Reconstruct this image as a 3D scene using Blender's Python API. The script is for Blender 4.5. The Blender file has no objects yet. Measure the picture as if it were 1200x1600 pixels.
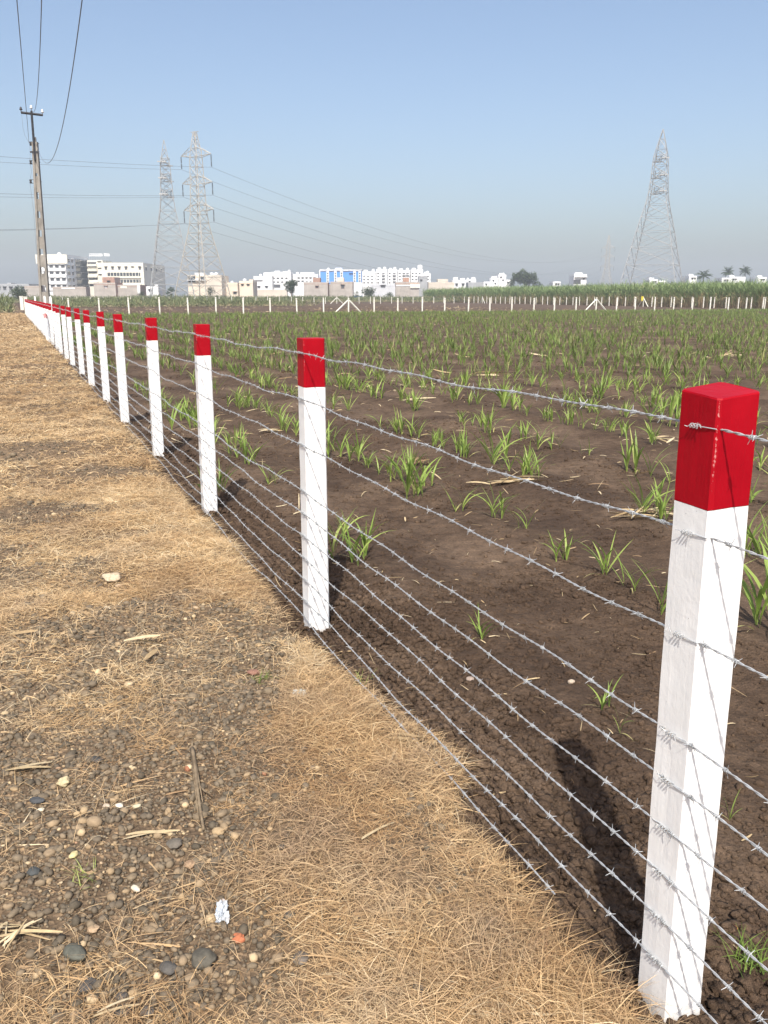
import bpy, bmesh, math, random
import numpy as np
from mathutils import Vector, Matrix, noise as mnoise
R = math.radians
random.seed(11); rng = np.random.default_rng(11)
scene = bpy.context.scene

# ------------------------------------------------------------------ camera
F_PX, HC = 1340.0, 1.55                      # focal length in pixels of the 1200x1600 photo, eye height
PITCH = math.atan(337.5 / F_PX)
cam_d = bpy.data.cameras.new("camera"); cam = bpy.data.objects.new("camera", cam_d)
scene.collection.objects.link(cam); scene.camera = cam
cam_d.sensor_fit = 'VERTICAL'; cam_d.sensor_height = 24.0; cam_d.lens = F_PX / 1600 * 24.0
cam_d.clip_start = 0.05; cam_d.clip_end = 6000
cam.location = (0, 0, HC); cam.rotation_euler = (math.pi / 2 - PITCH, 0, 0)

# ------------------------------------------------------------------ light
SUN_EL, SUN_AZ = R(50), R(182)               # azimuth clockwise from +Y: the sun stands behind the camera
world = bpy.data.worlds.new("World"); scene.world = world; world.use_nodes = True
wn = world.node_tree.nodes; wl = world.node_tree.links
bg = wn['Background']; sky = wn.new('ShaderNodeTexSky')
sky.sky_type = 'NISHITA'; sky.sun_disc = False
sky.sun_elevation = SUN_EL; sky.sun_rotation = SUN_AZ
sky.air_density = 1.0; sky.dust_density = 5.0; sky.ozone_density = 1.3; sky.altitude = 500
wl.new(sky.outputs[0], bg.inputs[0]); bg.inputs[1].default_value = 0.15
sun_d = bpy.data.lights.new("sun", 'SUN'); sun = bpy.data.objects.new("sun", sun_d)
scene.collection.objects.link(sun)
sun_d.energy = 4.3; sun_d.angle = R(0.8); sun_d.color = (1.0, 0.955, 0.88)
sd = Vector((math.sin(SUN_AZ) * math.cos(SUN_EL), math.cos(SUN_AZ) * math.cos(SUN_EL), math.sin(SUN_EL)))
sun.rotation_euler = sd.to_track_quat('Z', 'Y').to_euler(); sun.location = (0, -20, 40)
scene.view_settings.view_transform = 'Standard'; scene.view_settings.look = 'None'
scene.view_settings.exposure = 0.40; scene.view_settings.gamma = 1.0
scene.cycles.max_bounces = 6; scene.cycles.transparent_max_bounces = 6
HAZE = 0.00075
scene.cycles.volume_bounces = 1

# ------------------------------------------------------------------ small helpers
COL = scene.collection.objects
CP, SP = math.cos(PITCH), math.sin(PITCH)
def at(px, py, Y):
    """a point of the place: photo pixel seen at forward distance Y"""
    z = HC - Y * math.tan(math.atan((py - 800) / F_PX) + PITCH)
    return Vector(((px - 600) / F_PX * (Y * CP + (HC - z) * SP), Y, z))
def gnd(px, py, z=0.0):
    d = (HC - z) / math.tan(math.atan((py - 800) / F_PX) + PITCH)
    return Vector(((px - 600) / F_PX * (d * CP + (HC - z) * SP), d, z))

def tag(o, label=None, cat=None, group=None, kind=None):
    if label: o['label'] = label
    if cat: o['category'] = cat
    if group: o['group'] = group
    if kind: o['kind'] = kind
    return o
def empty(name, loc, rz=0.0):
    o = bpy.data.objects.new(name, None); COL.link(o); o.empty_display_size = .2
    o.location = loc; o.rotation_euler = (0, 0, rz); return o
def link_mesh(name, me, mat=None, parent=None, smooth=False):
    if mat is not None: me.materials.append(mat)
    if smooth: me.polygons.foreach_set('use_smooth', [True] * len(me.polygons))
    o = bpy.data.objects.new(name, me); COL.link(o)
    if parent is not None: o.parent = parent
    return o
def np_mesh(name, V, Fa, mat=None, parent=None, smooth=False, rnd=None):
    """V (n,3), Fa (m,k) all the same k; rnd = per-vertex random value for the material"""
    V = np.ascontiguousarray(V, dtype=np.float32); Fa = np.ascontiguousarray(Fa, dtype=np.int32)
    me = bpy.data.meshes.new(name); k = Fa.shape[1]; m = len(Fa)
    me.vertices.add(len(V)); me.vertices.foreach_set('co', V.ravel())
    me.loops.add(m * k); me.loops.foreach_set('vertex_index', Fa.ravel())
    me.polygons.add(m); me.polygons.foreach_set('loop_start', np.arange(0, m * k, k, dtype=np.int32))
    try: me.polygons.foreach_set('loop_total', np.full(m, k, dtype=np.int32))
    except Exception: pass
    if rnd is not None:
        a = me.attributes.new('rnd', 'FLOAT', 'POINT'); a.data.foreach_set('value', np.ascontiguousarray(rnd, dtype=np.float32))
    me.update(calc_edges=True); me.validate()
    return link_mesh(name, me, mat, parent, smooth)

class MB:
    """collects boxes, bars, tubes and rings into ONE mesh"""
    def __init__(s): s.v = []; s.f = []
    def add(s, vs, fs):
        b = len(s.v); s.v += [tuple(v) for v in vs]; s.f += [[b + i for i in f] for f in fs]; return s
    def box(s, x0, x1, y0, y1, z0, z1):
        return s.add([(x0,y0,z0),(x1,y0,z0),(x1,y1,z0),(x0,y1,z0),(x0,y0,z1),(x1,y0,z1),(x1,y1,z1),(x0,y1,z1)],
                     [(0,3,2,1),(4,5,6,7),(0,1,5,4),(1,2,6,5),(2,3,7,6),(3,0,4,7)])
    def tube(s, pts, r, n=6, cap=True):
        pts = [Vector(p) for p in pts]; rs = r if isinstance(r, (list, tuple)) else [r] * len(pts)
        b = len(s.v); prev = None
        for i, p in enumerate(pts):
            t = (pts[min(i + 1, len(pts) - 1)] - pts[max(i - 1, 0)]).normalized()
            if prev is None: u = t.cross(Vector((0, 0, 1)) if abs(t.z) < .9 else Vector((1, 0, 0))).normalized()
            else: u = (prev - t * prev.dot(t)).normalized()
            prev = u; w = t.cross(u)
            for k in range(n):
                a = 2 * math.pi * k / n; s.v.append(tuple(p + (u * math.cos(a) + w * math.sin(a)) * rs[i]))
        for i in range(len(pts) - 1):
            for k in range(n):
                s.f.append([b + i*n + k, b + i*n + (k+1) % n, b + (i+1)*n + (k+1) % n, b + (i+1)*n + k])
        if cap:
            s.f.append([b + k for k in range(n)][::-1]); s.f.append([b + (len(pts)-1)*n + k for k in range(n)])
        return s
    def bar(s, a, b, w): return s.tube([a, b], w * .7071, 4)
    def lathe(s, prof, n=12, c=(0, 0, 0)):
        b = len(s.v)
        for r, z in prof:
            for k in range(n):
                a = 2*math.pi*k/n; s.v.append((c[0] + r*math.cos(a), c[1] + r*math.sin(a), c[2] + z))
        for i in range(len(prof)-1):
            for k in range(n): s.f.append([b+i*n+k, b+i*n+(k+1)%n, b+(i+1)*n+(k+1)%n, b+(i+1)*n+k])
        s.f.append([b+k for k in range(n)][::-1]); s.f.append([b+(len(prof)-1)*n+k for k in range(n)])
        return s
    def build(s, name, mat, parent=None, smooth=False):
        me = bpy.data.meshes.new(name); me.from_pydata(s.v, [], s.f); me.update()
        return link_mesh(name, me, mat, parent, smooth)

# value noise, vectorised
_H = np.random.default_rng(5).random((256, 256)).astype(np.float32)
def vnoise(x, y, f, ox=0.0, oy=0.0):
    x = np.asarray(x, dtype=np.float64) * f + ox + 512; y = np.asarray(y, dtype=np.float64) * f + oy + 512
    xi = np.floor(x).astype(int); yi = np.floor(y).astype(int); u = x - xi; v = y - yi
    u = u*u*(3-2*u); v = v*v*(3-2*v)
    g = lambda i, j: _H[(xi+i) & 255, (yi+j) & 255]
    return (g(0,0)*(1-u) + g(1,0)*u)*(1-v) + (g(0,1)*(1-u) + g(1,1)*u)*v - .5      # -0.5 .. 0.5
def fbm(x, y, f, n=4, o=0.0):
    t = 0; a = 1.0
    for i in range(n): t = t + a*vnoise(x, y, f*2.03**i, o+17.3*i, o+9.1*i); a *= .5
    return t
sstep = lambda a, b, x: (lambda t: t*t*(3-2*t))(np.clip((x-a)/(b-a), 0, 1))

# ------------------------------------------------------------------ materials (all procedural)
MATS = {}
def material(name, rough=.7, spec=.3, metallic=0.0):
    m = bpy.data.materials.new(name); m.use_nodes = True
    b = m.node_tree.nodes['Principled BSDF']
    b.inputs['Roughness'].default_value = rough; b.inputs['Specular IOR Level'].default_value = spec
    b.inputs['Metallic'].default_value = metallic
    MATS[name] = m
    return m, m.node_tree.nodes, m.node_tree.links, b
def ramp(n, stops, interp='LINEAR'):
    r = n.new('ShaderNodeValToRGB'); e = r.color_ramp.elements; r.color_ramp.interpolation = interp
    while len(e) < len(stops): e.new(.5)
    for i, (p, c) in enumerate(stops): e[i].position = p; e[i].color = (*c, 1)
    return r
def noise_n(n, l, scale, detail=4, rough=.55, coord=None, kind='Object'):
    t = n.new('ShaderNodeTexNoise'); t.inputs['Scale'].default_value = scale
    t.inputs['Detail'].default_value = detail; t.inputs['Roughness'].default_value = rough
    if coord is None: coord = n.new('ShaderNodeTexCoord').outputs[kind]
    l.new(coord, t.inputs['Vector']); return t
def mixc(n, l, fac, a, b, mode='MIX'):
    m = n.new('ShaderNodeMix'); m.data_type = 'RGBA'; m.blend_type = mode
    for s, v in ((m.inputs[0], fac), (m.inputs[6], a), (m.inputs[7], b)):
        if hasattr(v, 'links'): l.new(v, s)
        else: s.default_value = (*v, 1) if isinstance(v, tuple) else v
    return m.outputs[2]
def bump_n(n, l, h, strength, dist, prev=None):
    b = n.new('ShaderNodeBump'); b.inputs['Strength'].default_value = strength; b.inputs['Distance'].default_value = dist
    l.new(h, b.inputs['Height'])
    if prev is not None: l.new(prev, b.inputs['Normal'])
    return b.outputs[0]
def noisy(name, c0, c1, scale=6.0, rough=.7, spec=.3, bump=0.0, bdist=.01, metallic=0.0, detail=5):
    m, n, l, b = material(name, rough, spec, metallic)
    t = noise_n(n, l, scale, detail); r = ramp(n, [(.3, c0), (.7, c1)]); l.new(t.outputs[0], r.inputs[0])
    l.new(r.outputs[0], b.inputs['Base Color'])
    if bump:
        t2 = noise_n(n, l, scale*6, 4); l.new(bump_n(n, l, t2.outputs[0], bump, bdist), b.inputs['Normal'])
    return m
def by_rnd(name, stops, rough=.75, spec=.25, translucent=0.0, noise_scale=0.0, bump=0.0, weather=None):
    """colour chosen per blade / stone from the mesh attribute 'rnd'"""
    m, n, l, b = material(name, rough, spec)
    a = n.new('ShaderNodeAttribute'); a.attribute_name = 'rnd'
    r = ramp(n, stops); l.new(a.outputs['Fac'], r.inputs[0]); col = r.outputs[0]
    if weather:
        t = noise_n(n, l, 3.2, 5, .65); k = ramp(n, [(.44, (0,0,0)), (.64, (.62,.62,.62))]); l.new(t.outputs[0], k.inputs[0])
        col = mixc(n, l, k.outputs[0], col, mixc(n, l, .55, col, weather))
    if noise_scale:
        t = noise_n(n, l, noise_scale, 5, .65); k = ramp(n, [(.25, (.62,.62,.62)), (.75, (1.25,1.25,1.25))]); l.new(t.outputs[0], k.inputs[0])
        col = mixc(n, l, 1.0, col, k.outputs[0], 'MULTIPLY')
        if bump: l.new(bump_n(n, l, t.outputs[0], bump, .003), b.inputs['Normal'])
    l.new(col, b.inputs['Base Color'])
    if translucent:
        tr = n.new('ShaderNodeBsdfTranslucent'); l.new(col, tr.inputs[0])
        mx = n.new('ShaderNodeMixShader'); mx.inputs[0].default_value = translucent
        l.new(b.outputs[0], mx.inputs[1]); l.new(tr.outputs[0], mx.inputs[2])
        l.new(mx.outputs[0], n['Material Output'].inputs[0])
    return m

def soil_material():
    m, n, l, b = material('soil', .92, .15)
    c = n.new('ShaderNodeTexCoord').outputs['Object']
    big = noise_n(n, l, 1.1, 5, .6, c); mid = noise_n(n, l, 14, 6, .65, c); fine = noise_n(n, l, 90, 5, .7, c)
    r1 = ramp(n, [(.32, (.078,.052,.036)), (.68, (.136,.093,.063))]); l.new(big.outputs[0], r1.inputs[0])
    cr = ramp(n, [(.48, (0,0,0)), (.66, (1,1,1))]); l.new(noise_n(n, l, .55, 6, .62, c).outputs[0], cr.inputs[0])
    dry = mixc(n, l, cr.outputs[0], r1.outputs[0], (.178,.126,.088))
    r2 = ramp(n, [(.3, (.62,.6,.58)), (.72, (1.22,1.2,1.18))]); l.new(mid.outputs[0], r2.inputs[0])
    col = mixc(n, l, 1.0, dry, r2.outputs[0], 'MULTIPLY')
    r3 = ramp(n, [(.35, (.75,.75,.75)), (.62, (1.15,1.13,1.1)), (.78, (1.9,1.8,1.65))]); l.new(fine.outputs[0], r3.inputs[0])
    col = mixc(n, l, 1.0, col, r3.outputs[0], 'MULTIPLY')
    l.new(col, b.inputs['Base Color'])
    v = n.new('ShaderNodeTexVoronoi'); v.inputs['Scale'].default_value = 42; l.new(c, v.inputs['Vector'])
    n1 = bump_n(n, l, mid.outputs[0], .85, .03); n2 = bump_n(n, l, v.outputs['Distance'], .5, .012, n1)
    l.new(bump_n(n, l, fine.outputs[0], 1.0, .010, n2), b.inputs['Normal'])
    return m
def shoulder_material():
    m, n, l, b = material('shoulder_dirt', .92, .15)
    c = n.new('ShaderNodeTexCoord').outputs['Object']
    big = noise_n(n, l, .9, 5, .6, c); mid = noise_n(n, l, 22, 6, .7, c)
    v = n.new('ShaderNodeTexVoronoi'); v.inputs['Scale'].default_value = 85; l.new(c, v.inputs['Vector'])
    r1 = ramp(n, [(.3, (0.156,0.114,0.076)), (.7, (0.233,0.175,0.116))]); l.new(big.outputs[0], r1.inputs[0])
    r2 = ramp(n, [(.3, (.6,.58,.56)), (.7, (1.2,1.18,1.15))]); l.new(mid.outputs[0], r2.inputs[0])
    col = mixc(n, l, 1.0, r1.outputs[0], r2.outputs[0], 'MULTIPLY')
    hv = n.new('ShaderNodeSeparateColor'); l.new(v.outputs['Color'], hv.inputs[0])
    r3 = ramp(n, [(0, (.5,.48,.47)), (.6, (.85,.82,.8)), (.9, (1.15,1.1,1.05)), (1, (2.2,2.05,1.8))]); l.new(hv.outputs[0], r3.inputs[0])
    col = mixc(n, l, .8, col, mixc(n, l, 1.0, col, r3.outputs[0], 'MULTIPLY'))
    l.new(col, b.inputs['Base Color'])
    n1 = bump_n(n, l, mid.outputs[0], .7, .015)
    l.new(bump_n(n, l, v.outputs['Distance'], .8, .008, n1), b.inputs['Normal'])
    return m
def paint_material(name, c0, c1, dirt, rough, spec, stroke=.25, chipc=(.6,.58,.54)):
    m, n, l, b = material(name, rough, spec)
    c = n.new('ShaderNodeTexCoord').outputs['Object']
    t = noise_n(n, l, 9, 5, .6, c); r = ramp(n, [(.3, c0), (.7, c1)]); l.new(t.outputs[0], r.inputs[0])
    mp = n.new('ShaderNodeMapping'); mp.inputs['Scale'].default_value = (60, 60, 3.0); l.new(c, mp.inputs[0])
    st = noise_n(n, l, 1.0, 4, .6, mp.outputs[0])              # vertical brush strokes
    # soil splashed up the foot of the post
    oi = n.new('ShaderNodeTexCoord'); sx = n.new('ShaderNodeSeparateXYZ'); l.new(oi.outputs['Object'], sx.inputs[0])
    sp = noise_n(n, l, 35, 5, .7, c)
    ad = n.new('ShaderNodeMath'); ad.operation = 'MULTIPLY_ADD'; ad.inputs[1].default_value = .16; l.new(sp.outputs[0], ad.inputs[0]); 
    inv = n.new('ShaderNodeMath'); inv.operation = 'MULTIPLY'; inv.inputs[1].default_value = -1; l.new(sx.outputs[2], inv.inputs[0]); l.new(inv.outputs[0], ad.inputs[2])
    rd = ramp(n, [(.035, (0,0,0)), (.11, (.7,.7,.7))]); l.new(ad.outputs[0], rd.inputs[0])
    col = mixc(n, l, rd.outputs[0], r.outputs[0], dirt)
    # pin holes and chips
    v = n.new('ShaderNodeTexVoronoi'); v.inputs['Scale'].default_value = 38; l.new(c, v.inputs['Vector'])
    rc = ramp(n, [(.0, (1,1,1)), (.055, (0,0,0))]); l.new(v.outputs['Distance'], rc.inputs[0])
    col = mixc(n, l, rc.outputs[0], col, tuple(x*.45 for x in dirt) if name == 'white_paint' else tuple(x*.5 for x in c0))
    # paint worn off along the arrises
    sa = n.new('ShaderNodeSeparateXYZ'); l.new(c, sa.inputs[0])
    def mth(op, a_, b_=None):
        q = n.new('ShaderNodeMath'); q.operation = op
        for i_, v_ in enumerate((a_, b_)):
            if v_ is None: continue
            if hasattr(v_, 'links'): l.new(v_, q.inputs[i_])
            else: q.inputs[i_].default_value = v_
        return q.outputs[0]
    arris = mth('MINIMUM', mth('ABSOLUTE', sa.outputs[0]), mth('ABSOLUTE', sa.outputs[1]))
    wn_ = noise_n(n, l, 75, 4, .7, c)
    chip = mth('ADD', mth('MULTIPLY', mth('SUBTRACT', arris, .0455), 60.0), wn_.outputs[0])
    rw = ramp(n, [(.60, (0,0,0)), (.68, (1,1,1))]); l.new(chip, rw.inputs[0])
    col = mixc(n, l, mth('MULTIPLY', rw.outputs[0], .75), col, chipc)
    l.new(col, b.inputs['Base Color'])
    n1 = bump_n(n, l, st.outputs[0], stroke, .004)
    l.new(bump_n(n, l, noise_n(n, l, 70, 4, .6, c).outputs[0], .3, .003, n1), b.inputs['Normal'])
    return m

M_soil = soil_material(); M_shoulder = shoulder_material()
M_white = paint_material('white_paint', (.78,.775,.755), (.83,.825,.81), (.32,.26,.21), .45, .4)
M_red = paint_material('red_paint', (.30,.0015,.008), (.37,.003,.011), (.22,.02,.02), .5, .12, .3, (.62,.30,.28))
M_wire = noisy('galvanised_wire', (.34,.35,.36), (.52,.535,.545), 60, .6, .3, metallic=.35)
M_conc = noisy('raw_concrete', (.68,.65,.56), (.80,.78,.70), 5, .85, .2, .2)
M_polec = noisy('pole_concrete', (.20,.185,.165), (.33,.305,.27), 2.5, .9, .15, .3)
M_steel = noisy('dark_steel', (.025,.025,.03), (.06,.06,.065), 8, .6, .4)
M_galv = noisy('tower_steel', (.34,.35,.35), (.46,.46,.45), .6, .55, .4, metallic=.2)
M_galvy = noisy('tower_steel_warm', (.40,.375,.33), (.52,.49,.43), .6, .6, .35, metallic=.1)
M_insul = noisy('brown_porcelain', (.03,.028,.03), (.06,.05,.05), 5, .3, .5)
M_porc = noisy('white_porcelain', (.7,.7,.72), (.8,.8,.8), 5, .25, .5)
M_cond = noisy('aluminium_conductor', (.12,.125,.14), (.2,.205,.22), 5, .5, .4)
M_grass = by_rnd('dry_grass_blade', [(0, (0.256,0.151,0.077)), (.3, (0.420,0.271,0.138)), (.58, (0.572,0.394,0.209)), (.83, (0.692,0.512,0.289)), (1, (0.784,0.647,0.425))], .75, .2, .15, weather=(.40,.33,.25))
M_straw = by_rnd('straw', [(0, (.25,.16,.09)), (.5, (.48,.36,.2)), (1, (.66,.55,.36))], .75, .2, .12, 20)
M_pebble = by_rnd('pebble', [(0, (0.098,0.081,0.058)), (.35, (0.155,0.123,0.087)), (.70, (0.207,0.160,0.106)), (.90, (0.275,0.203,0.128)), (.965, (0.374,0.269,0.156)), (.988, (0.497,0.375,0.226)), (.997, (0.580,0.461,0.302)), (1, (0.310,0.135,0.075))], .85, .2, 0, 45, .5)
M_leaf = by_rnd('cane_leaf', [(0, (0.136,0.207,0.038)), (.5, (0.253,0.357,0.074)), (.85, (0.376,0.451,0.121)), (1, (0.494,0.451,0.179))], .5, .35, .3)
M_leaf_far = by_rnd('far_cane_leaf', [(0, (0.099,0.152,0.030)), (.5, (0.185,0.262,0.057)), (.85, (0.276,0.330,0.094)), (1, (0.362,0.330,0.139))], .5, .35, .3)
M_cane = by_rnd('tall_cane_leaf', [(0, (0.125,0.181,0.060)), (.5, (0.225,0.306,0.114)), (.85, (0.338,0.413,0.174)), (1, (0.500,0.425,0.240))], .55, .3, .25)
M_scrub = by_rnd('scrub_leaf', [(0, (.10,.125,.055)), (.6, (.18,.205,.09)), (.88, (.25,.26,.13)), (1, (.40,.34,.20))], .7, .2, .2)
M_tree = by_rnd('tree_leaf', [(0, (.03,.05,.015)), (.6, (.055,.085,.026)), (1, (.10,.13,.045))], .6, .3, .2)
M_bark = noisy('bark', (.10,.075,.05), (.2,.155,.11), 6, .9, .1, .5)

# ------------------------------------------------------------------ the lie of the land (s = right of the fence, t = along it)
P0 = np.array([.635, 1.592]); AZ = R(-23.02)
TT = np.array([math.sin(AZ), math.cos(AZ)]); NN = np.array([TT[1], -TT[0]])
def to_st(x, y): dx = x - P0[0]; dy = y - P0[1]; return dx*NN[0]+dy*NN[1], dx*TT[0]+dy*TT[1]
def to_xy(s, t): return P0[0]+s*NN[0]+t*TT[0], P0[1]+s*NN[1]+t*TT[1]
def edge(t): return -.095 + .07*vnoise(t, t*0+3.1, 1.1) + .05*vnoise(t, t*0, 4.0) + .16*np.exp(-((t-1.25)/.34)**2) - .07*np.exp(-((t-.78)/.13)**2)
def height(x, y):
    s, t = to_st(x, y); far = np.hypot(x, y)
    damp = 1/(1 + (far/60)**2)
    e = s - edge(t)
    f = .022*np.cos((s-.68)/1.07*2*math.pi)*sstep(.25, .7, s) + .05*fbm(x, y, .7, 4)*sstep(.1, .8, s)
    band = np.exp(-((s-.18)/.30)**2)                                    # freshly dug soil along the posts
    clod = np.abs(fbm(x, y, 9, 4, 3.3)); f = f + band*(.075*clod + .03*np.abs(fbm(x, y, 24, 3))) + .010*fbm(x, y, 11, 4, 8.8)*sstep(.0, .3, s)
    f = f - .02*band
    v = .055 + .07*fbm(x, y, .8, 4, 2.2) + .045*fbm(x, y, 2.4, 3, 6.6) + .010*fbm(x, y, 9, 3) + .03*np.exp(-((s+.45)/.25)**2)
    w = sstep(-.10, .06, e)
    return (v*(1-w) + f*w)*damp

def axis(lo, hi, step, gl, gh, end_lo, end_hi):
    a = list(np.arange(lo, hi, step)); d = step; x = a[-1]
    while x < end_hi: d *= gh; x += d; a.append(x)
    d = step; x = lo; pre = []
    while x > end_lo: d *= gl; x -= d; pre.append(x)
    return np.array(pre[::-1] + a)
S_ax = axis(-1.9, 1.9, .0115, 1.045, 1.045, -1300, 1300); T_ax = axis(-.55, 5.0, .0125, 1.09, 1.026, -300, 1300)
SS, TG = np.meshgrid(S_ax, T_ax)                                         # rows follow the fence
SW = SS + edge(TG)*np.exp(-(SS/.8)**2)
GX, GY = to_xy(SW, TG); GZ = height(GX, GY)
nt, ns = SS.shape
idx = np.arange(nt*ns).reshape(nt, ns)
Q = np.stack([idx[:-1,:-1], idx[:-1,1:], idx[1:,1:], idx[1:,:-1]], -1)
split = int(np.searchsorted(S_ax, 0.0))
GV = np.stack([GX, GY, GZ], -1).reshape(-1, 3)
def sub_sheet(name, q, mat):
    q = q.reshape(-1, 4); u, inv = np.unique(q, return_inverse=True)
    return tag(np_mesh(name, GV[u], inv.reshape(-1, 4), mat, smooth=True), kind='structure')
sub_sheet('field_soil', Q[:, split:], M_soil)
sub_sheet('road_shoulder', Q[:, :split], M_shoulder)

# ------------------------------------------------------------------ red-topped fence posts
ORD = "first second third fourth fifth sixth seventh eighth ninth tenth eleventh twelfth thirteenth fourteenth fifteenth sixteenth seventeenth eighteenth nineteenth twentieth".split()
def ordinal(i):
    if i <= 20: return ORD[i-1]
    tens = {2: ('twentieth', 'twenty'), 3: ('thirtieth', 'thirty'), 4: ('fortieth', 'forty')}[i//10]
    return tens[0] if i % 10 == 0 else tens[1] + '-' + ORD[i % 10 - 1]
SPACING, N_POSTS = 2.45, 31
STR_H = [1.32, 1.117, .909, .695, .587, .478, .371, .264, .158, .05]     # heights of the ten strands
HALF = .05
def post_ring_mesh(z0, z1, seed, top_cap, nz):
    """slightly irregular square concrete prism with chamfered corners"""
    r_ = random.Random(seed); c = .0065; h = HALF
    ring = [(-h+c,-h),(0,-h),(h-c,-h),(h,-h+c),(h,0),(h,h-c),(h-c,h),(0,h),(-h+c,h),(-h,h-c),(-h,0),(-h,-h+c)]
    wav = lambda x, y: .0035*mnoise.noise(Vector((x*28+seed*3, y*28, 1.7))) + .0015*mnoise.noise(Vector((x*90, y*90+seed, 4)))
    mb = MB(); n = len(ring); b = 0; zs = list(np.linspace(z0, z1, nz))
    for k, z in enumerate(zs):
        for (x, y) in ring:
            nx = mnoise.noise(Vector((x*30+seed, y*30, z*9)))*.0016; mb.v.append((x*(1+nx/h), y*(1+nx/h), z + (.085*(x+y)*(k == nz-1) if seed == 7 and top_cap else 0) + (wav(x, y) if (k == 0) == top_cap and k in (0, nz-1) and (top_cap or k == nz-1) else 0)))
    if top_cap:
        for (x, y) in ring: mb.v.append((x*.97, y*.97, z1+.003+(.085*(x+y) if seed == 7 else 0)+mnoise.noise(Vector((x*50, y*50, seed)))*.0015))
        zs.append(0)
    for k in range(len(zs)-1):
        for i in range(n): mb.f.append([k*n+i, k*n+(i+1)%n, (k+1)*n+(i+1)%n, (k+1)*n+i])
    if top_cap: mb.f.append([(len(zs)-1)*n+i for i in range(n)])
    return mb
CAP = .215
post_meshes = []
def tie_mesh(h, rs):
    """binding wire wound round a strand on the road-side face of the post"""
    mb = MB(); x = -HALF-.006
    pts = [(x + .004*math.cos(a*1.0), -.012 + .024*a/(6*math.pi), h + .0042*math.sin(a)) for a in np.linspace(0, 6*math.pi, 30)]
    mb.tube(pts, .0011, 4)
    for sgn in (-1, 1):
        mb.tube([(x, sgn*.011, h), (x-.003, sgn*.015, h + rs.uniform(-.006, .006)), (x-.005, sgn*rs.uniform(.016,.024), h + rs.uniform(-.012, .014))], .0008, 4)
    mb.tube([(-HALF-.0015, -.05, h), (-HALF-.003, -.012, h)], .0011, 4)
    return mb
def post_height(i): return max(1.315, 1.385 - .011*i)
post_xy = []
for i in range(-1, N_POSTS):
    jt = random.uniform(-.05, .05) if i > 1 else 0; js = random.uniform(-.02, .02) if i > 1 else 0
    x, y = to_xy(js, i*SPACING + jt + (.0 if i != 1 else .0)); post_xy.append((x, y))
    H = post_height(max(i, 0))
    root = empty('fence_post', (x, y, 0), -AZ)
    k = i + 1
    if i == 0: lab = "nearest red-topped white fence post, at the right edge of the photo"
    elif i == -1: lab = "red-topped white fence post beside the camera, outside the photo"
    elif i == N_POSTS-1: lab = "farthest red-topped white fence post, where the row meets the bare concrete fence"
    else: lab = ordinal(k) + " red-topped white fence post of the row, counted from the nearest"
    tag(root, lab, 'fence post', 'red-topped posts of the barbed wire fence')
    a = random.gauss(0, .004)
    root.rotation_euler = (random.gauss(0, .005), random.gauss(0, .005), -AZ + a) if i > 1 else ((.0, -.012, -AZ+.01) if i == 0 else (0, 0, -AZ))
    nz = 28 if i < 4 else 6
    link = post_ring_mesh(-.12, H-CAP, i+7, False, nz).build('shaft', M_white, root)
    post_ring_mesh(H-CAP+.0008, H-.006, i+7, True, 10 if i < 4 else 3).build('red_cap', M_red, root)
    if i < 6:
        rs = random.Random(i)
        for h in STR_H[:9]: tie_mesh(h*H/1.385, rs).build('tie_wire', M_wire, root)
    if i == 13:
        mb = MB(); mb.bar((-.075, -1.0, -.03), (-.075, -.18, .78), .085); mb.build('brace', M_white, root)
        mb = MB(); mb.bar((-.075, -.18, .78), (-.075, -.03, .93), .0853); mb.build('brace_cap', M_red, root)

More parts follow.
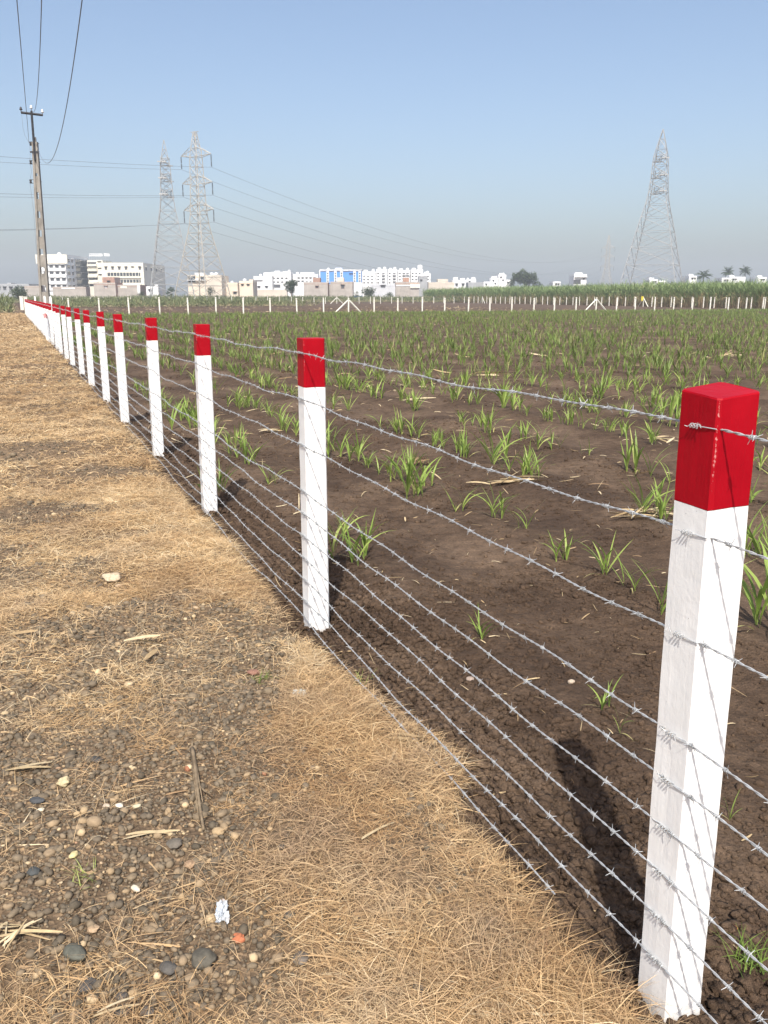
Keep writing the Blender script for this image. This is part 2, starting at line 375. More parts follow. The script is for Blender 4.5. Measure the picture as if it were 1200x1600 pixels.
# ------------------------------------------------------------------ barbed wire strands
def strand(j):
    mb = MB(); rs = random.Random(100+j); h0 = STR_H[j]
    first, last = (-1, 7); off = -HALF - .006
    V = []; Fq = []
    def pt(t):
        i = min(max(t/SPACING, -1), N_POSTS-1); k = int(math.floor(i)); u = i-k
        H = post_height(max(i, 0))/1.385
        ph = [math.sin(j*12.9+k*78.2+q)*43758.5 % 1 for q in range(3)]
        sag = -(.006+.014*ph[0])*4*u*(1-u)
        wob = .004*math.sin(t*5.1+j*2)+.003*math.sin(t*11.7+j)
        side = off + .006*math.sin(t*3.3+j*1.7)*min(1, 6*u*(1-u))
        lift = 0
        if j == 9: lift = .03*math.sin(t*1.7)**2
        x, y = to_xy(side, t); return Vector((x, y, h0*H + sag + wob*min(1, 8*u*(1-u)) + lift))
    t0, t1 = -SPACING, (N_POSTS-1)*SPACING
    if j == 9: t0 = .36                                                 # the lowest strand is loose and ends short of the near post
    near_end = 3*SPACING
    # two twisted cores in the near spans, one plain core beyond
    tn = np.arange(t0, near_end, .0085)
    tz = Vector((0, 0, 1)); nx = Vector((NN[0], NN[1], 0))
    for ph in (0, math.pi):
        mb.tube([pt(t) + (nx*math.cos(t*2*math.pi/.052+ph) + tz*math.sin(t*2*math.pi/.052+ph))*.0015 for t in tn], .0013, 5)
    mb.tube([pt(t) for t in np.arange(near_end, t1+.01, .12)], .0021, 4)
    # barbs
    t = t0 + .03; fw = Vector((TT[0], TT[1], 0))
    while t < t1:
        c = pt(t); dist = c.length; a0 = rs.uniform(0, math.pi)
        if t < near_end:
            q = [c + fw*(-.006+.012*a/(5*math.pi)) + (nx*math.cos(a+a0)+tz*math.sin(a+a0))*.0038 for a in np.linspace(0, 5*math.pi, 18)]
            mb.tube(q, .00105, 4)
            for e, sg in ((q[0], -1), (q[-1], 1)):
                for w_ in (0, 1):
                    d = (nx*math.cos(a0+w_*math.pi+.5*sg) + tz*math.sin(a0+w_*math.pi+.5*sg) + fw*sg*rs.uniform(-.1,.5)).normalized()
                    mb.tube([c+fw*sg*.003, c+fw*sg*.004+d*rs.uniform(.011,.016)], [.00095, .0004], 4)
        else:
            for w_ in range(2):
                d = (nx*math.cos(a0+w_*1.6) + tz*math.sin(a0+w_*1.6))
                mb.tube([c-d*.014, c+d*.014], .0011, 3, False)
        t += rs.uniform(.070, .118) if t < near_end else rs.uniform(.085, .12) + .004*max(0, t-25)
    o = mb.build('barbed_wire', M_wire)
    lab = {0: "topmost barbed wire strand, crossing the red caps of the near fence posts", 9: "lowest barbed wire strand, loose in the dry grass and ending short of the near post"}.get(j) \
        or ordinal(j+1) + " barbed wire strand from the top on the red-topped posts"
    tag(o, lab, 'barbed wire', 'barbed wire strands of the red-topped fence')
for j in range(10): strand(j)

# ------------------------------------------------------------------ ribbons: grass, leaves, straw
def ribbons(P, az, el, curl, L, W, nseg, roll, shape='grass', rnd=None):
    """N curved tapering blades; returns vertices, quads and the per-vertex random value"""
    N = len(P); pos = np.array(P, dtype=np.float64); out = []; ds = L/nseg
    for k in range(nseg+1):
        s = k/nseg
        e = el + curl*s
        if shape == 'grass': w = W*np.maximum(1 - s**1.6, .12)
        elif shape == 'leaf': w = W*(np.minimum(1, .35+2.4*s))*np.maximum(1 - s**2.2, .04)
        else: w = W*np.maximum(1 - .6*abs(2*s-1)**3, .2)
        side = np.stack([-np.cos(az), np.sin(az), 0*az], -1)
        up = np.stack([-np.sin(e)*np.sin(az), -np.sin(e)*np.cos(az), np.cos(e)], -1)
        wv = side*np.cos(roll)[:, None] + up*np.sin(roll)[:, None]
        out += [pos - wv*(w/2)[:, None], pos + wv*(w/2)[:, None]]
        d = np.stack([np.cos(e)*np.sin(az), np.cos(e)*np.cos(az), np.sin(e)], -1)
        pos = pos + d*ds[:, None]
    V = np.stack(out, 1); m = 2*(nseg+1)
    base = (np.arange(N)*m)[:, None, None]
    f = np.array([[2*k, 2*k+1, 2*k+3, 2*k+2] for k in range(nseg)])[None]
    rn = np.repeat(rng.random(N) if rnd is None else rnd, m)
    return V.reshape(-1, 3), (base+f).reshape(-1, 4), rn
def join(parts):
    V = []; Fq = []; Rn = []; b = 0
    for v, f, r in parts: V.append(v); Fq.append(f+b); Rn.append(r); b += len(v)
    return np.concatenate(V), np.concatenate(Fq), np.concatenate(Rn)

# how much dry grass grows at a place (0 bare gravel, 1 thick)
def bare(x, y):
    d = lambda cx, cy, rx, ry, a=0.0: np.exp(-((((x-cx)*math.cos(a)+(y-cy)*math.sin(a))/rx)**2 + ((-(x-cx)*math.sin(a)+(y-cy)*math.cos(a))/ry)**2)**1.5)
    b = d(-.92, 2.75, .48, .95, .25) + d(-.62, 1.95, .34, .45) + d(-1.5, 2.5, .6, 1.2) + .9*d(-1.0, 3.6, .55, .5) + .65*d(-.62, 3.0, .25, .45) + .7*d(-.42, 1.72, .16, .2)
    b = b + .75*d(-2.75, 6.0, .85, .6) + .8*d(-2.5, 7.4, .5, .25) + .7*d(-3.6, 8.3, .8, .8) + .7*d(-2.6, 4.6, .5, .7) + .6*d(-4.2, 12.5, .7, 1.2) + .5*d(-5.5, 16, .8, 3)+ .5*d(-1.75, 4.6, .4, .3)
    b = b - .9*d(-.95, 1.55, .17, .17) - .5*d(-1.02, 2.02, .10, .07) - .45*d(-.62, 2.75, .10, .22, .5)
    b = b*(1 + .9*fbm(x, y, 3.4, 3, 12.0))
    return b
def grass_density(x, y):
    s, t = to_st(x, y)
    n = fbm(x, y, 1.6, 4, 5.5)
    g = 1.06 - np.clip(bare(x, y)*1.3, 0, 1.06) + .6*n + .75*fbm(x, y, 6.5, 3, 15.0)
    g = g*(1 - sstep(-.03, .05, s - edge(t))) 
    road = sstep(-3.2, -2.2, s)*1.0 + (1-sstep(-3.2, -2.2, s))*(.45 + .4*n)      # thinner out on the track
    return np.clip(g*road, 0, 1)
def scatter_grass(N, s_rng, t_rng, Lr, Wr, nseg, boost=1.0, thin=.05, flat=False, rise=.34):
    s = rng.uniform(*s_rng, N); t = rng.uniform(*t_rng, N); x, y = to_xy(s, t)
    keep = (rng.random(N) < grass_density(x, y)*boost + thin) & (s < edge(t) + .05*rng.random(N))
    x, y, s, t = x[keep], y[keep], s[keep], t[keep]; N = len(x)
    tuft = vnoise(x, y, 3.2, 7.7)+.5
    if rise > .5:
        k = vnoise(x, y, 5.0, 31.0) > .02; x, y, s, t, tuft = x[k], y[k], s[k], t[k], tuft[k]; N = len(x)
    z = height(x, y) - .004 + rng.random(N)**2*(.02 if flat else .06)*tuft*grass_density(x, y)
    az = rng.uniform(0, 2*math.pi, N); lift = np.abs(rng.normal(0, .12 if flat else rise, N)) + (0 if flat else (rng.random(N) < .12)*rng.uniform(.3, .9, N))
    L = rng.uniform(*Lr, N)*(.55+.8*tuft); W = rng.uniform(*Wr, N)
    curl = -lift*rng.uniform(.8, 2.2, N) - rng.uniform(0, .25, N)
    cl = fbm(x, y, 2.3, 3, 1.1)*.35 + fbm(x, y, .6, 2, 6.1)*.22
    rn = np.clip(rng.normal(.52, .21, N) + cl, 0, 1)
    az = az + rng.normal(0, .2, N)
    return ribbons(np.stack([x, y, z], -1), az, lift, curl, L, W, nseg, rng.uniform(-1.2, 1.2, N), 'grass', rn)
parts = [scatter_grass(170000, (-2.3, .12), (-.6, 2.3), (.03, .12), (.0009, .0021), 4),
         scatter_grass(60000, (-2.3, -.05), (-.6, 2.6), (.012, .06), (.0008, .0018), 2, .15, .38, True),
         scatter_grass(170000, (-3.2, .12), (2.3, 6.0), (.04, .12), (.0013, .0027), 3),
         scatter_grass(40000, (-3.2, -.05), (2.6, 6.0), (.02, .08), (.0013, .0025), 2, .15, .4, True),
         scatter_grass(190000, (-6.5, .12), (6.0, 15), (.05, .14), (.0025, .005), 3),
         scatter_grass(120000, (-12, .12), (15, 40), (.08, .20), (.006, .011), 2),
         scatter_grass(60000, (-20, .1), (40, 85), (.12, .30), (.018, .028), 2),
         scatter_grass(26000, (-.45, .12), (-.6, 7), (.06, .15), (.0011, .0024), 4, 1.0, .0, False, .75),
         scatter_grass(9000, (-2.3, .05), (-.6, 3.5), (.03, .14), (.003, .0065), 4, .9, .3, True)]
V, Fq, Rn = join(parts)
tag(np_mesh('dry_grass', V, Fq, M_grass, rnd=Rn), "matted golden dry grass along the road side of the fence", 'grass', kind='stuff')

# ------------------------------------------------------------------ gravel
def ico():
    bm = bmesh.new(); bmesh.ops.create_icosphere(bm, subdivisions=2, radius=1); bm.verts.ensure_lookup_table()
    v = np.array([q.co[:] for q in bm.verts]); f = np.array([[w.index for w in p.verts] for p in bm.faces]); bm.free()
    bm = bmesh.new(); bmesh.ops.create_icosphere(bm, subdivisions=1, radius=1); bm.verts.ensure_lookup_table()
    v1 = np.array([q.co[:] for q in bm.verts]); f1 = np.array([[w.index for w in p.verts] for p in bm.faces]); bm.free()
    return (v, f), (v1, f1)
ICO2, ICO1 = ico()
def stones(P, size, base, flat=(.45, .8), rnd=None, rough=.16, sink=.25, jag=0.0):
    v, f = base; N = len(P); nv = len(v)
    sc = np.stack([size*rng.uniform(.8, 1.25, N), size*rng.uniform(.55, .95, N), size*rng.uniform(*flat, N)], -1)
    V = np.repeat(v[None], N, 0)
    ph = rng.uniform(0, 6.28, (N, 1, 3)); k = rng.uniform(1.2, 2.6, (N, 1, 3))
    V = V*(1 + rough*np.sin(V[:, :, [1, 2, 0]]*k + ph).sum(-1, keepdims=True)*.6)
    if jag: V = V*(1 + np.clip(rng.normal(0, jag, (N, nv, 1)), -.4, .5))
    V = np.sign(V)*np.abs(V)**.9*sc[:, None]
    a = rng.uniform(0, 6.28, N); tl = rng.normal(0, .25, N)
    x, y, z = V[..., 0], V[..., 1], V[..., 2]
    y, z = y*np.cos(tl)[:, None]-z*np.sin(tl)[:, None], y*np.sin(tl)[:, None]+z*np.cos(tl)[:, None]
    x, y = x*np.cos(a)[:, None]-y*np.sin(a)[:, None], x*np.sin(a)[:, None]+y*np.cos(a)[:, None]
    V = np.stack([x, y, z], -1) + np.asarray(P)[:, None]; V[..., 2] += (sc[:, 2]*(1-2*sink))[:, None]
    Fq = (f[None] + (np.arange(N)*nv)[:, None, None]).reshape(-1, 3)
    return V.reshape(-1, 3), Fq, np.repeat(rng.random(N) if rnd is None else rnd, nv)
def scatter_gravel(N, s_rng, t_rng, sz, base, thr):
    s = rng.uniform(*s_rng, N); t = rng.uniform(*t_rng, N); x, y = to_xy(s, t)
    k = (rng.random(N) < np.clip(bare(x, y)*1.1 + thr + .5*fbm(x, y, 1.9, 3, 4.4), .02, 1)) & (s < edge(t)-.06)
    x, y = x[k], y[k]; N = len(x)
    size = sz[0]*np.exp(np.abs(rng.normal(0, sz[1], N))); size = np.minimum(size, sz[0]*4.5)
    return stones(np.stack([x, y, height(x, y)], -1), size, base)
parts = [scatter_gravel(34000, (-2.2, -.1), (-.6, 1.9), (.0034, .60), ICO1, .06),
         scatter_gravel(1300, (-2.2, -.15), (-.6, 1.9), (.0095, .28), ICO2, .0),
         scatter_gravel(22000, (-3.0, -.1), (1.9, 4.5), (.0048, .55), ICO1, .05),
         scatter_gravel(16000, (-5.5, -.1), (4.5, 12), (.008, .45), ICO1, .0),
         scatter_gravel(8000, (-9, -.2), (12, 35), (.015, .4), ICO1, -.02)]
V, Fq, Rn = join(parts)
tag(np_mesh('gravel', V, Fq, M_pebble, smooth=True, rnd=Rn), "grey and brown gravel showing through the dry grass", 'gravel', kind='stuff')

# soil crumbs and clods in the field
def scatter_clods(N, s_rng, t_rng, sz, base, near):
    s = rng.uniform(*s_rng, N); t = rng.uniform(*t_rng, N); x, y = to_xy(s, t)
    k = (rng.random(N) < np.clip(np.exp(-((s-.18)/.3)**2)*near + .26 + .6*fbm(x, y, 2.5, 3), 0.04, 1)) & (s > edge(t)+.02)
    x, y = x[k], y[k]; N = len(x)
    return stones(np.stack([x, y, height(x, y)], -1), np.minimum(sz[0]*np.exp(np.abs(rng.normal(0, sz[1], N))), max(.021, sz[0]*2.5)), base, (.4, .8), rough=.30, sink=.34, jag=.17)
def foot_clods(px_, py_):
    N = 150; a = rng.uniform(0, 6.28, N); q = .055 + np.abs(rng.normal(0, .05, N)); x = px_+np.cos(a)*q; y = py_+np.sin(a)*q
    return stones(np.stack([x, y, height(x, y)+.02*np.exp(-(q-.05)/.04)], -1), np.minimum(.0075*np.exp(np.abs(rng.normal(0, .5, N))), .019), ICO1, (.5, .9), rough=.3, sink=.2, jag=.17)
V, Fq, Rn = join([scatter_clods(44000, (-.15, 1.8), (-.6, 3.0), (.0035, .75), ICO1, .9), scatter_clods(1500, (-.1, .55), (-.6, 3.5), (.011, .5), ICO1, .8),
                  scatter_clods(22000, (-.1, 4), (3, 9), (.006, .6), ICO1, .8), scatter_clods(9000, (-.1, 12), (9, 25), (.012, .55), ICO1, .6)] + [foot_clods(*post_xy[k]) for k in range(1, 10)])
tag(np_mesh('soil_clods', V, Fq, M_soil, rnd=Rn), "dark crumbly clods of dug soil along the fence posts", 'soil', kind='stuff')

# ------------------------------------------------------------------ sugarcane seedlings
def seedling_parts(n_shoots, hgt, spread, seed):
    r = np.random.default_rng(seed); out = []
    for k in range(n_shoots):
        c = r.normal(0, spread, 2) if n_shoots > 1 else np.zeros(2); nl = r.integers(4, 7)
        az = r.uniform(0, 6.28) + np.arange(nl)*math.pi + r.normal(0, .35, nl)
        el = r.uniform(1.0, 1.5, nl); L = hgt*r.uniform(.65, 1.25, nl); curl = -r.uniform(.15, 1.5, nl)
        z = np.linspace(0, hgt*.22, nl)
        P = np.stack([np.full(nl, c[0]), np.full(nl, c[1]), z], -1)
        out.append(ribbons(P, az, el, curl, L, hgt*r.uniform(.042, .078, nl), 6, r.normal(0, .25, nl), 'leaf', np.clip(r.normal(.5, .2, nl), 0, .9)))
        out.append(ribbons(np.array([[c[0], c[1], -.02]]), np.array([az[0]]), np.array([1.5]), np.array([0.]), np.array([hgt*.34]), np.array([hgt*.05]), 2, np.array([0.]), 'straw', np.array([.75])))
    if r.random() < .5:
        out.append(ribbons(np.array([[0, 0, .01]]), r.uniform(0, 6.28, 1), np.array([.5]), np.array([-.9]), np.array([hgt*.8]), np.array([hgt*.05]), 5, np.array([.2]), 'leaf', np.array([1.0])))
    return join(out)
proto = []
for k in range(16):
    V, Fq, Rn = seedling_parts([2, 2, 3, 3, 4, 5, 1, 2][k % 8], [.24, .29, .34, .28, .38, .31][k % 6], .045 + .014*(k % 3), 40+k)
    proto.append((V, Fq, Rn))
proto_me = []
def place_seedling(x, y, k, sc, rz, label, group):
    o = bpy.data.objects.new('cane_seedling', proto_me[k]); COL.link(o)
    o.location = (x, y, float(height(np.array([x]), np.array([y]))[0])-.004); o.scale = (sc,)*3; o.rotation_euler = (0, 0, rz)
    return tag(o, label, 'seedling', group)
for k, (V, Fq, Rn) in enumerate(proto):
    o = np_mesh('cane_seedling', V, Fq, M_leaf, rnd=Rn); proto_me.append(o.data); bpy.data.objects.remove(o)
GROUP = 'young sugarcane plants in the field'
# plants one can tell apart close to the fence: base pixel, variant, size, what singles it out
near = [(560, 880, 5, 1.0, "bushy cane seedling just right of the second post, behind the strands"),
        (525, 850, 1, .9, "thin cane seedling touching the right edge of the second post"),
        (650, 775, 4, .95, "upright bright cane seedling right of the second post, third of its row"),
        (712, 800, 1, .85, "cane seedling pair standing right of the brightest upright one"),
        (772, 812, 2, .8, "low arching cane seedling in the row behind the third strand"),
        (822, 832, 1, .75, "thin arching cane seedling beside the straw heap"),
        (880, 880, 3, .8, "spreading cane seedling left of the nearest red cap's post"),
        (938, 905, 9, .9, "drooping cane seedling with curved leaves left of the nearest post"),
        (985, 925, 0, .9, "small dark-based cane shoot beside the nearest post"),
        (1045, 960, 11, 1.15, "long-leaved cane seedling partly hidden by the nearest post"),
        (1178, 985, 4, 1.2, "long-leaved cane seedling right of the nearest post"),
        (750, 1000, 0, .62, "single small cane shoot on bare soil below the middle strands"),
        (942, 1112, 0, .55, "short upright green shoot near the nearest post's shadow"),
        (968, 1150, 6, .5, "yellowish green shoot lying over near the nearest post's shadow"),
        (1140, 1285, 6, .42, "tiny yellow shoot right of the nearest post"),
        (388, 730, 2, 1.0, "cane seedling right of the third post, standing tall"),
        (345, 770, 5, .9, "cane seedling clump behind the third post"),
        (420, 760, 1, .8, "sparse cane seedling between second and third posts")]
used = []
for (px, py, k, sc, lab) in near:
    g = gnd(px, py); used.append((g.x, g.y)); place_seedling(g.x, g.y, k, sc*.88, random.uniform(0, 6.28), lab, GROUP)
spots = []
row = 0
s_ = .68
while s_ < 110:
    t = -1.0
    gap = .40
    while t < 92:
        t += random.uniform(.15, .42)*(1 if t < 26 else 1.45)
        ss = s_ + random.gauss(0, .06); x, y = to_xy(ss, t)
        if y < 1.5 or abs(x) > y*.52 + 1.0: continue
        # stop at the cross fence
        fx, fy = x+23.7, y-73.3
        if fy - .378*fx > -1.2: continue
        if row < 1 and t < 6.5: continue
        if row < 2 and t < 4.6: continue
        if vnoise(np.array([x]), np.array([y]), .45, 2.0)[0] < -.26 and random.random() < .8: continue
        if any((x-a)**2+(y-b)**2 < .03 for a, b in used): continue
        spots.append((x, y))
    s_ += 1.07; row += 1
spots.sort(key=lambda p: math.hypot(*p))
GEN = "young green sugarcane seedling in the rows of the dark ploughed field"
for (x, y) in spots[:282]:
    k = random.randrange(16); place_seedling(x, y, k, random.uniform(.6, 1.02), random.uniform(0, 6.28), GEN, GROUP)
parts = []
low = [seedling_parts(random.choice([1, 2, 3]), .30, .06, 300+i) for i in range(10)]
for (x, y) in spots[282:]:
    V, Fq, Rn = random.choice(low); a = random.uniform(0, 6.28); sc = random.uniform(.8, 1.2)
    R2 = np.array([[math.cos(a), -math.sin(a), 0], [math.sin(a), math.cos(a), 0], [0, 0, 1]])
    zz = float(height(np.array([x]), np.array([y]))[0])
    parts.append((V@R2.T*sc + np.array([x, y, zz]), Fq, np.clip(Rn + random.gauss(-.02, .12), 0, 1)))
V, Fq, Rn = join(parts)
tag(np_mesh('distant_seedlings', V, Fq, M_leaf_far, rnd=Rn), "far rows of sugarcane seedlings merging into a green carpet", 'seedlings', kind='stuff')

# ------------------------------------------------------------------ dead leaves and straw
def scatter_litter(N, s_rng, t_rng, Lr, Wr):
    s = rng.uniform(*s_rng, N); t = rng.uniform(*t_rng, N); x, y = to_xy(s, t); k = s > edge(t)+.05; x, y = x[k], y[k]; N = len(x)
    return ribbons(np.stack([x, y, height(x, y)+.006], -1), rng.uniform(0, 6.28, N), np.abs(rng.normal(0, .2, N)), rng.normal(-.3, .4, N), rng.uniform(*Lr, N), rng.uniform(*Wr, N), 4, rng.normal(0, .6, N), 'straw')
V, Fq, Rn = join([scatter_litter(320, (-.1, 2.5), (-.5, 4), (.02, .10), (.002, .006)), scatter_litter(700, (0, 8), (4, 14), (.04, .2), (.004, .012)), scatter_litter(1500, (0, 40), (12, 70), (.1, .4), (.015, .035)),
                  scatter_litter(1100, (0, 60), (74, 120), (.2, .5), (.03, .06))])
tag(np_mesh('leaf_litter', V, Fq, M_straw, rnd=Rn), "scraps of dead cane leaf scattered over the soil", 'litter', kind='stuff')
def heap(name, px, py, n, L, W, label, cat, group=None, spread=.08, az0=None, azs=.6, rn=(.6, .2), z=0.0, el=.12):
    g = gnd(px, py, z); zz = float(height(np.array([g.x]), np.array([g.y]))[0])
    az = rng.uniform(0, 6.28, n) if az0 is None else rng.normal(az0, azs, n)
    P = np.stack([rng.normal(0, spread, n) - np.sin(az)*L*.5, rng.normal(0, spread*.6, n) - np.cos(az)*L*.5, .004+rng.random(n)*.02], -1)
    V, Fq, Rn = ribbons(P, az, np.abs(rng.normal(el, .08, n)), -np.abs(rng.normal(.3, .2, n)), L*rng.uniform(.6, 1.15, n), W*rng.uniform(.6, 1.3, n), 6, rng.normal(0, .5, n), 'straw', np.clip(rng.normal(*rn, n), 0, 1))
    o = np_mesh(name, V, Fq, M_straw, rnd=Rn); o.location = (g.x, g.y, zz+.004); tag(o, label, cat, group)
HG = 'dead cane leaf heaps in the field'
heap('straw_heap', 800, 756, 16, .34, .018, "straw-coloured dead leaf heap lying among seedlings right of the second post", 'straw', HG, .08, 1.4, .35)
heap('straw_heap', 1005, 815, 18, .30, .015, "pale dead leaf heap just left of the nearest post's cap boundary", 'straw', HG, .09, 1.5, .4)
heap('straw_heap', 655, 722, 9, .18, .02, "dark curled dead leaf bunch right of the second post", 'straw', HG, .05, .6, .6, (.25, .15), el=.35)
heap('straw_heap', 1035, 688, 10, .3, .016, "dead leaf heap behind the seedlings left of the nearest red cap", 'straw', HG, .1)
heap('straw_heap', 425, 672, 9, .3, .025, "dead leaf scrap heap left of the second post", 'straw', HG, .1, 1.7, .4)
heap('straw_heap', 1138, 556, 12, .8, .03, "pale dead leaf heap in the far field above the nearest post", 'straw', HG, .2, 1.2, .6)
heap('straw_heap', 765, 585, 12, .6, .03, "dead leaf heap in the field above the top strand", 'straw', HG, .2, 1.5, .5)
heap('dead_leaf', 660, 628, 2, .75, .02, "long single straw lying on soil right of the second post's red cap", 'straw', None, .02, 1.5, .1, (.75, .1))
SG = 'straw pieces on the roadside'
heap('dead_leaf', 230, 1012, 2, .19, .013, "pale straw leaf lying across the gravel patch, far end of it", 'straw', SG, .015, 1.55, .2, (.85, .08), .06)
heap('dead_leaf', 238, 1032, 1, .11, .016, "short brown straw leaf crossing the pale one on gravel", 'straw', SG, .004, .35, .1, (.45, .08), .06)
heap('dead_leaf', 235, 1312, 3, .14, .008, "thin straw strips lying on the gravel left of the broken stalk", 'straw', SG, .008, 1.25, .15, (.8, .1), .06)
heap('dead_leaf', 50, 1212, 3, .13, .011, "straw leaf lying on the gravel at the left side", 'straw', SG, .01, 1.1, .2, (.6, .1), .06)
heap('dead_leaf', 28, 1465, 10, .13, .007, "bunch of broad dead cane leaves at the lower left edge", 'straw', SG, .03, .9, .7, (.65, .2), .06)
heap('dead_leaf', 190, 1588, 2, .12, .009, "yellow straw leaf at the bottom edge among pebbles", 'straw', SG, .006, 1.2, .1, (.9, .05), .06)
heap('dead_leaf', 45, 998, 3, .16, .010, "brown straw stalks in the dry grass at the left edge", 'straw', SG, .01, 1.6, .1, (.3, .1), .06)
heap('dead_leaf', 590, 1292, 3, .13, .006, "faded straw blade lying on the thick dry grass", 'straw', SG, .006, .75, .12, (.62, .1), .10)
heap('dead_leaf', 640, 1138, 4, .15, .010, "grey-brown dry leaf bits on the grass under the lowest strand", 'straw', SG, .012, 1.3, .3, (.35, .1), .10)
heap('dead_leaf', 810, 1585, 4, .13, .008, "curled pale dead leaf at the bottom edge beside the soil", 'straw', SG, .03, 2.0, .4, (.95, .05), .08)

def stalk(px, py0, py1, px1, r, label, mat):
    a = gnd(px, py0, .06); b = gnd(px1, py1, .06)
    for p in (a, b): p.z = float(height(np.array([p.x]), np.array([p.y]))[0]) + r + .004
    d = b-a; mb = MB(); n = 14; pts = [a + d*(k/n) + Vector((.0012*math.sin(k*.5), 0, .0015*math.sin(k*.4))) for k in range(n+1)]
    mb.tube(pts, [r*(1.05-.4*k/n+.10*(k % 5 == 0)) for k in range(n+1)], 7)
    for q_ in (-1, 1): mb.tube([a + d*.02 + Vector((q_*r*.9, 0, r*.2)), a + d*.45 + Vector((q_*r*1.1, 0, .001)), a + d*(.8-.1*q_) + Vector((q_*r*1.5, 0, .003))], [r*.45, r*.5, .001], 5)
    side = Vector((-d.y, d.x, 0)).normalized()
    mb.tube([a + d*.5 + side*r, a + d*.58 + side*.02, a + d*.66 + side*.035 + Vector((0, 0, .012))], [r*.7, r*.5, .001], 5)
    mb.tube([a - d*.02, a - d*.10 + side*.006 + Vector((0, 0, .012))], [r*.6, .0012], 5)
    tag(mb.build('broken_stalk', mat, smooth=True), label, 'stalk')
M_stalk = noisy('dry_stalk', (.13,.095,.06), (.30,.23,.15), 30, .85, .15, .6, .004)
M_reds = noisy('red_stalk', (.20,.09,.05), (.42,.26,.16), 24, .85, .15, .6, .004)
stalk(301, 1182, 1300, 318, .0062, "broken grey-brown cane stalk lying on gravel near the centre left", M_stalk)
stalk(852, 1470, 1512, 860, .008, "short reddish dry stalk on the grass edge left of the nearest post", M_reds)

# ------------------------------------------------------------------ single stones and rubbish
def stone(px, py, wpx, asp, flat, col, label, name='stone', rough=.12):
    g = gnd(px, py, .05); z = float(height(np.array([g.x]), np.array([g.y]))[0])
    w = wpx/F_PX*(g.y*CP + 1.5*SP)/2
    bm = bmesh.new(); bmesh.ops.create_icosphere(bm, subdivisions=4, radius=1)
    sd_ = Vector((px*.13, py*.17, wpx))
    for v in bm.verts:
        n = 1 + rough*mnoise.noise(v.co*1.3+sd_)*1.6 + rough*.35*mnoise.noise(v.co*4+sd_)
        v.co = Vector((v.co.x*w*n, v.co.y*w*asp*n, v.co.z*w*flat*n))
    me = bpy.data.meshes.new(name); bm.to_mesh(me); bm.free()
    m = noisy(name+'_surface', tuple(c*.7 for c in col), tuple(min(1, c*1.2) for c in col), 60, .8, .2, .35, .003)
    o = link_mesh(name, me, m, smooth=True); o.location = (g.x, g.y, z + w*flat*.62 + .003); o.rotation_euler = (0, 0, math.sin(px)*.5)
    tag(o, label, 'stone', 'larger stones lying on the roadside gravel')
stone(118, 1490, 44, .62, .45, (.105,.105,.085), "large smooth dark green-grey pebble at lower left")
stone(318, 1500, 40, .95, .55, (.105,.095,.075), "large dark roundish stone with a pale streak, lower centre left")
stone(263, 1513, 28, .8, .5, (.10,.092,.082), "round grey stone just left of the large dark one")
stone(372, 1461, 19, .85, .6, (.42,.15,.075), "orange-red brick fragment right of the wrapper", 'brick_fragment', .3)
stone(101, 1241, 21, .9, .6, (.52,.43,.26), "cream-yellow angular stone on the gravel at left", rough=.28)
stone(273, 1325, 24, 1.0, .4, (.15,.13,.105), "flat brown-grey stone near the straw strips")
stone(296, 1348, 16, 1.1, .5, (.36,.24,.15), "tan stone right of the flat brown-grey one", rough=.25)
stone(212, 1389, 18, .5, .5, (.60,.52,.40), "pale pinkish oblong pebble in the gravel centre")
stone(54, 1377, 20, .9, .5, (.07,.074,.072), "blue-black pebble at the left side")
stone(117, 1355, 12, 1.3, .6, (.58,.48,.25), "yellow pebble beside the small green grass tuft")
stone(145, 1454, 18, 1.0, .5, (.38,.27,.17), "tan stone above the large smooth dark pebble", rough=.25)
stone(137, 1545, 24, 1.3, .5, (.09,.083,.075), "dark oblong pebble below the large smooth one")
stone(190, 1565, 19, .9, .5, (.10,.09,.08), "grey pebble near the bottom straw leaf")
stone(193, 1590, 26, 1.0, .5, (.085,.08,.072), "dark pebble cut by the bottom edge of the photo")
stone(230, 1584, 22, .9, .5, (.12,.105,.09), "grey pebble right of the bottom straw leaf")
stone(396, 1056, 17, .8, .6, (.26,.14,.10), "dull red brick piece at the edge of the dry grass", 'brick_fragment', .3)
stone(176, 902, 26, .8, .5, (.50,.40,.28), "cream stone lying in the mid-distance dry grass", rough=.25)
stone(168, 962, 11, .9, .5, (.62,.53,.38), "small cream stone at the far edge of the gravel", rough=.2)
stone(65, 1285, 12, .6, .5, (.62,.55,.42), "small pale pebble at left, below the cream-yellow stone")
stone(188, 1280, 13, .7, .5, (.66,.6,.48), "small white pebble in the gravel, rightmost of three pale ones")
stone(168, 1282, 12, .8, .5, (.60,.50,.38), "small cream pebble, middle of three pale ones")
stone(215, 1278, 14, .6, .45, (.50,.44,.30), "small yellowish flat pebble right of the three pale ones")
stone(440, 1330, 12, .9, .5, (.09,.083,.076), "dark pebble half buried in grass at the gravel's right side")
stone(655, 1556, 20, 1.0, .4, (.11,.10,.09), "grey stone embedded in thick dry grass at the bottom")
stone(470, 1490, 26, 1.0, .4, (.15,.13,.11), "grey flat stone in a gap of the dry grass, bottom centre")
stone(452, 1428, 18, .9, .4, (.13,.12,.10), "grey stone in the dry grass above the flat one")
stone(150, 1205, 24, .5, .4, (.07,.066,.06), "long dark flat pebble in the gravel at left")
stone(60, 1272, 24, .55, .4, (.07,.072,.075), "long blue-grey flat pebble at left")
stone(735, 1045, 13, .9, .6, (.40,.31,.25), "pale clod-like stone on the soil under the middle strands")
stone(893, 1052, 12, .8, .6, (.46,.37,.28), "pale stone on the soil left of the nearest post")
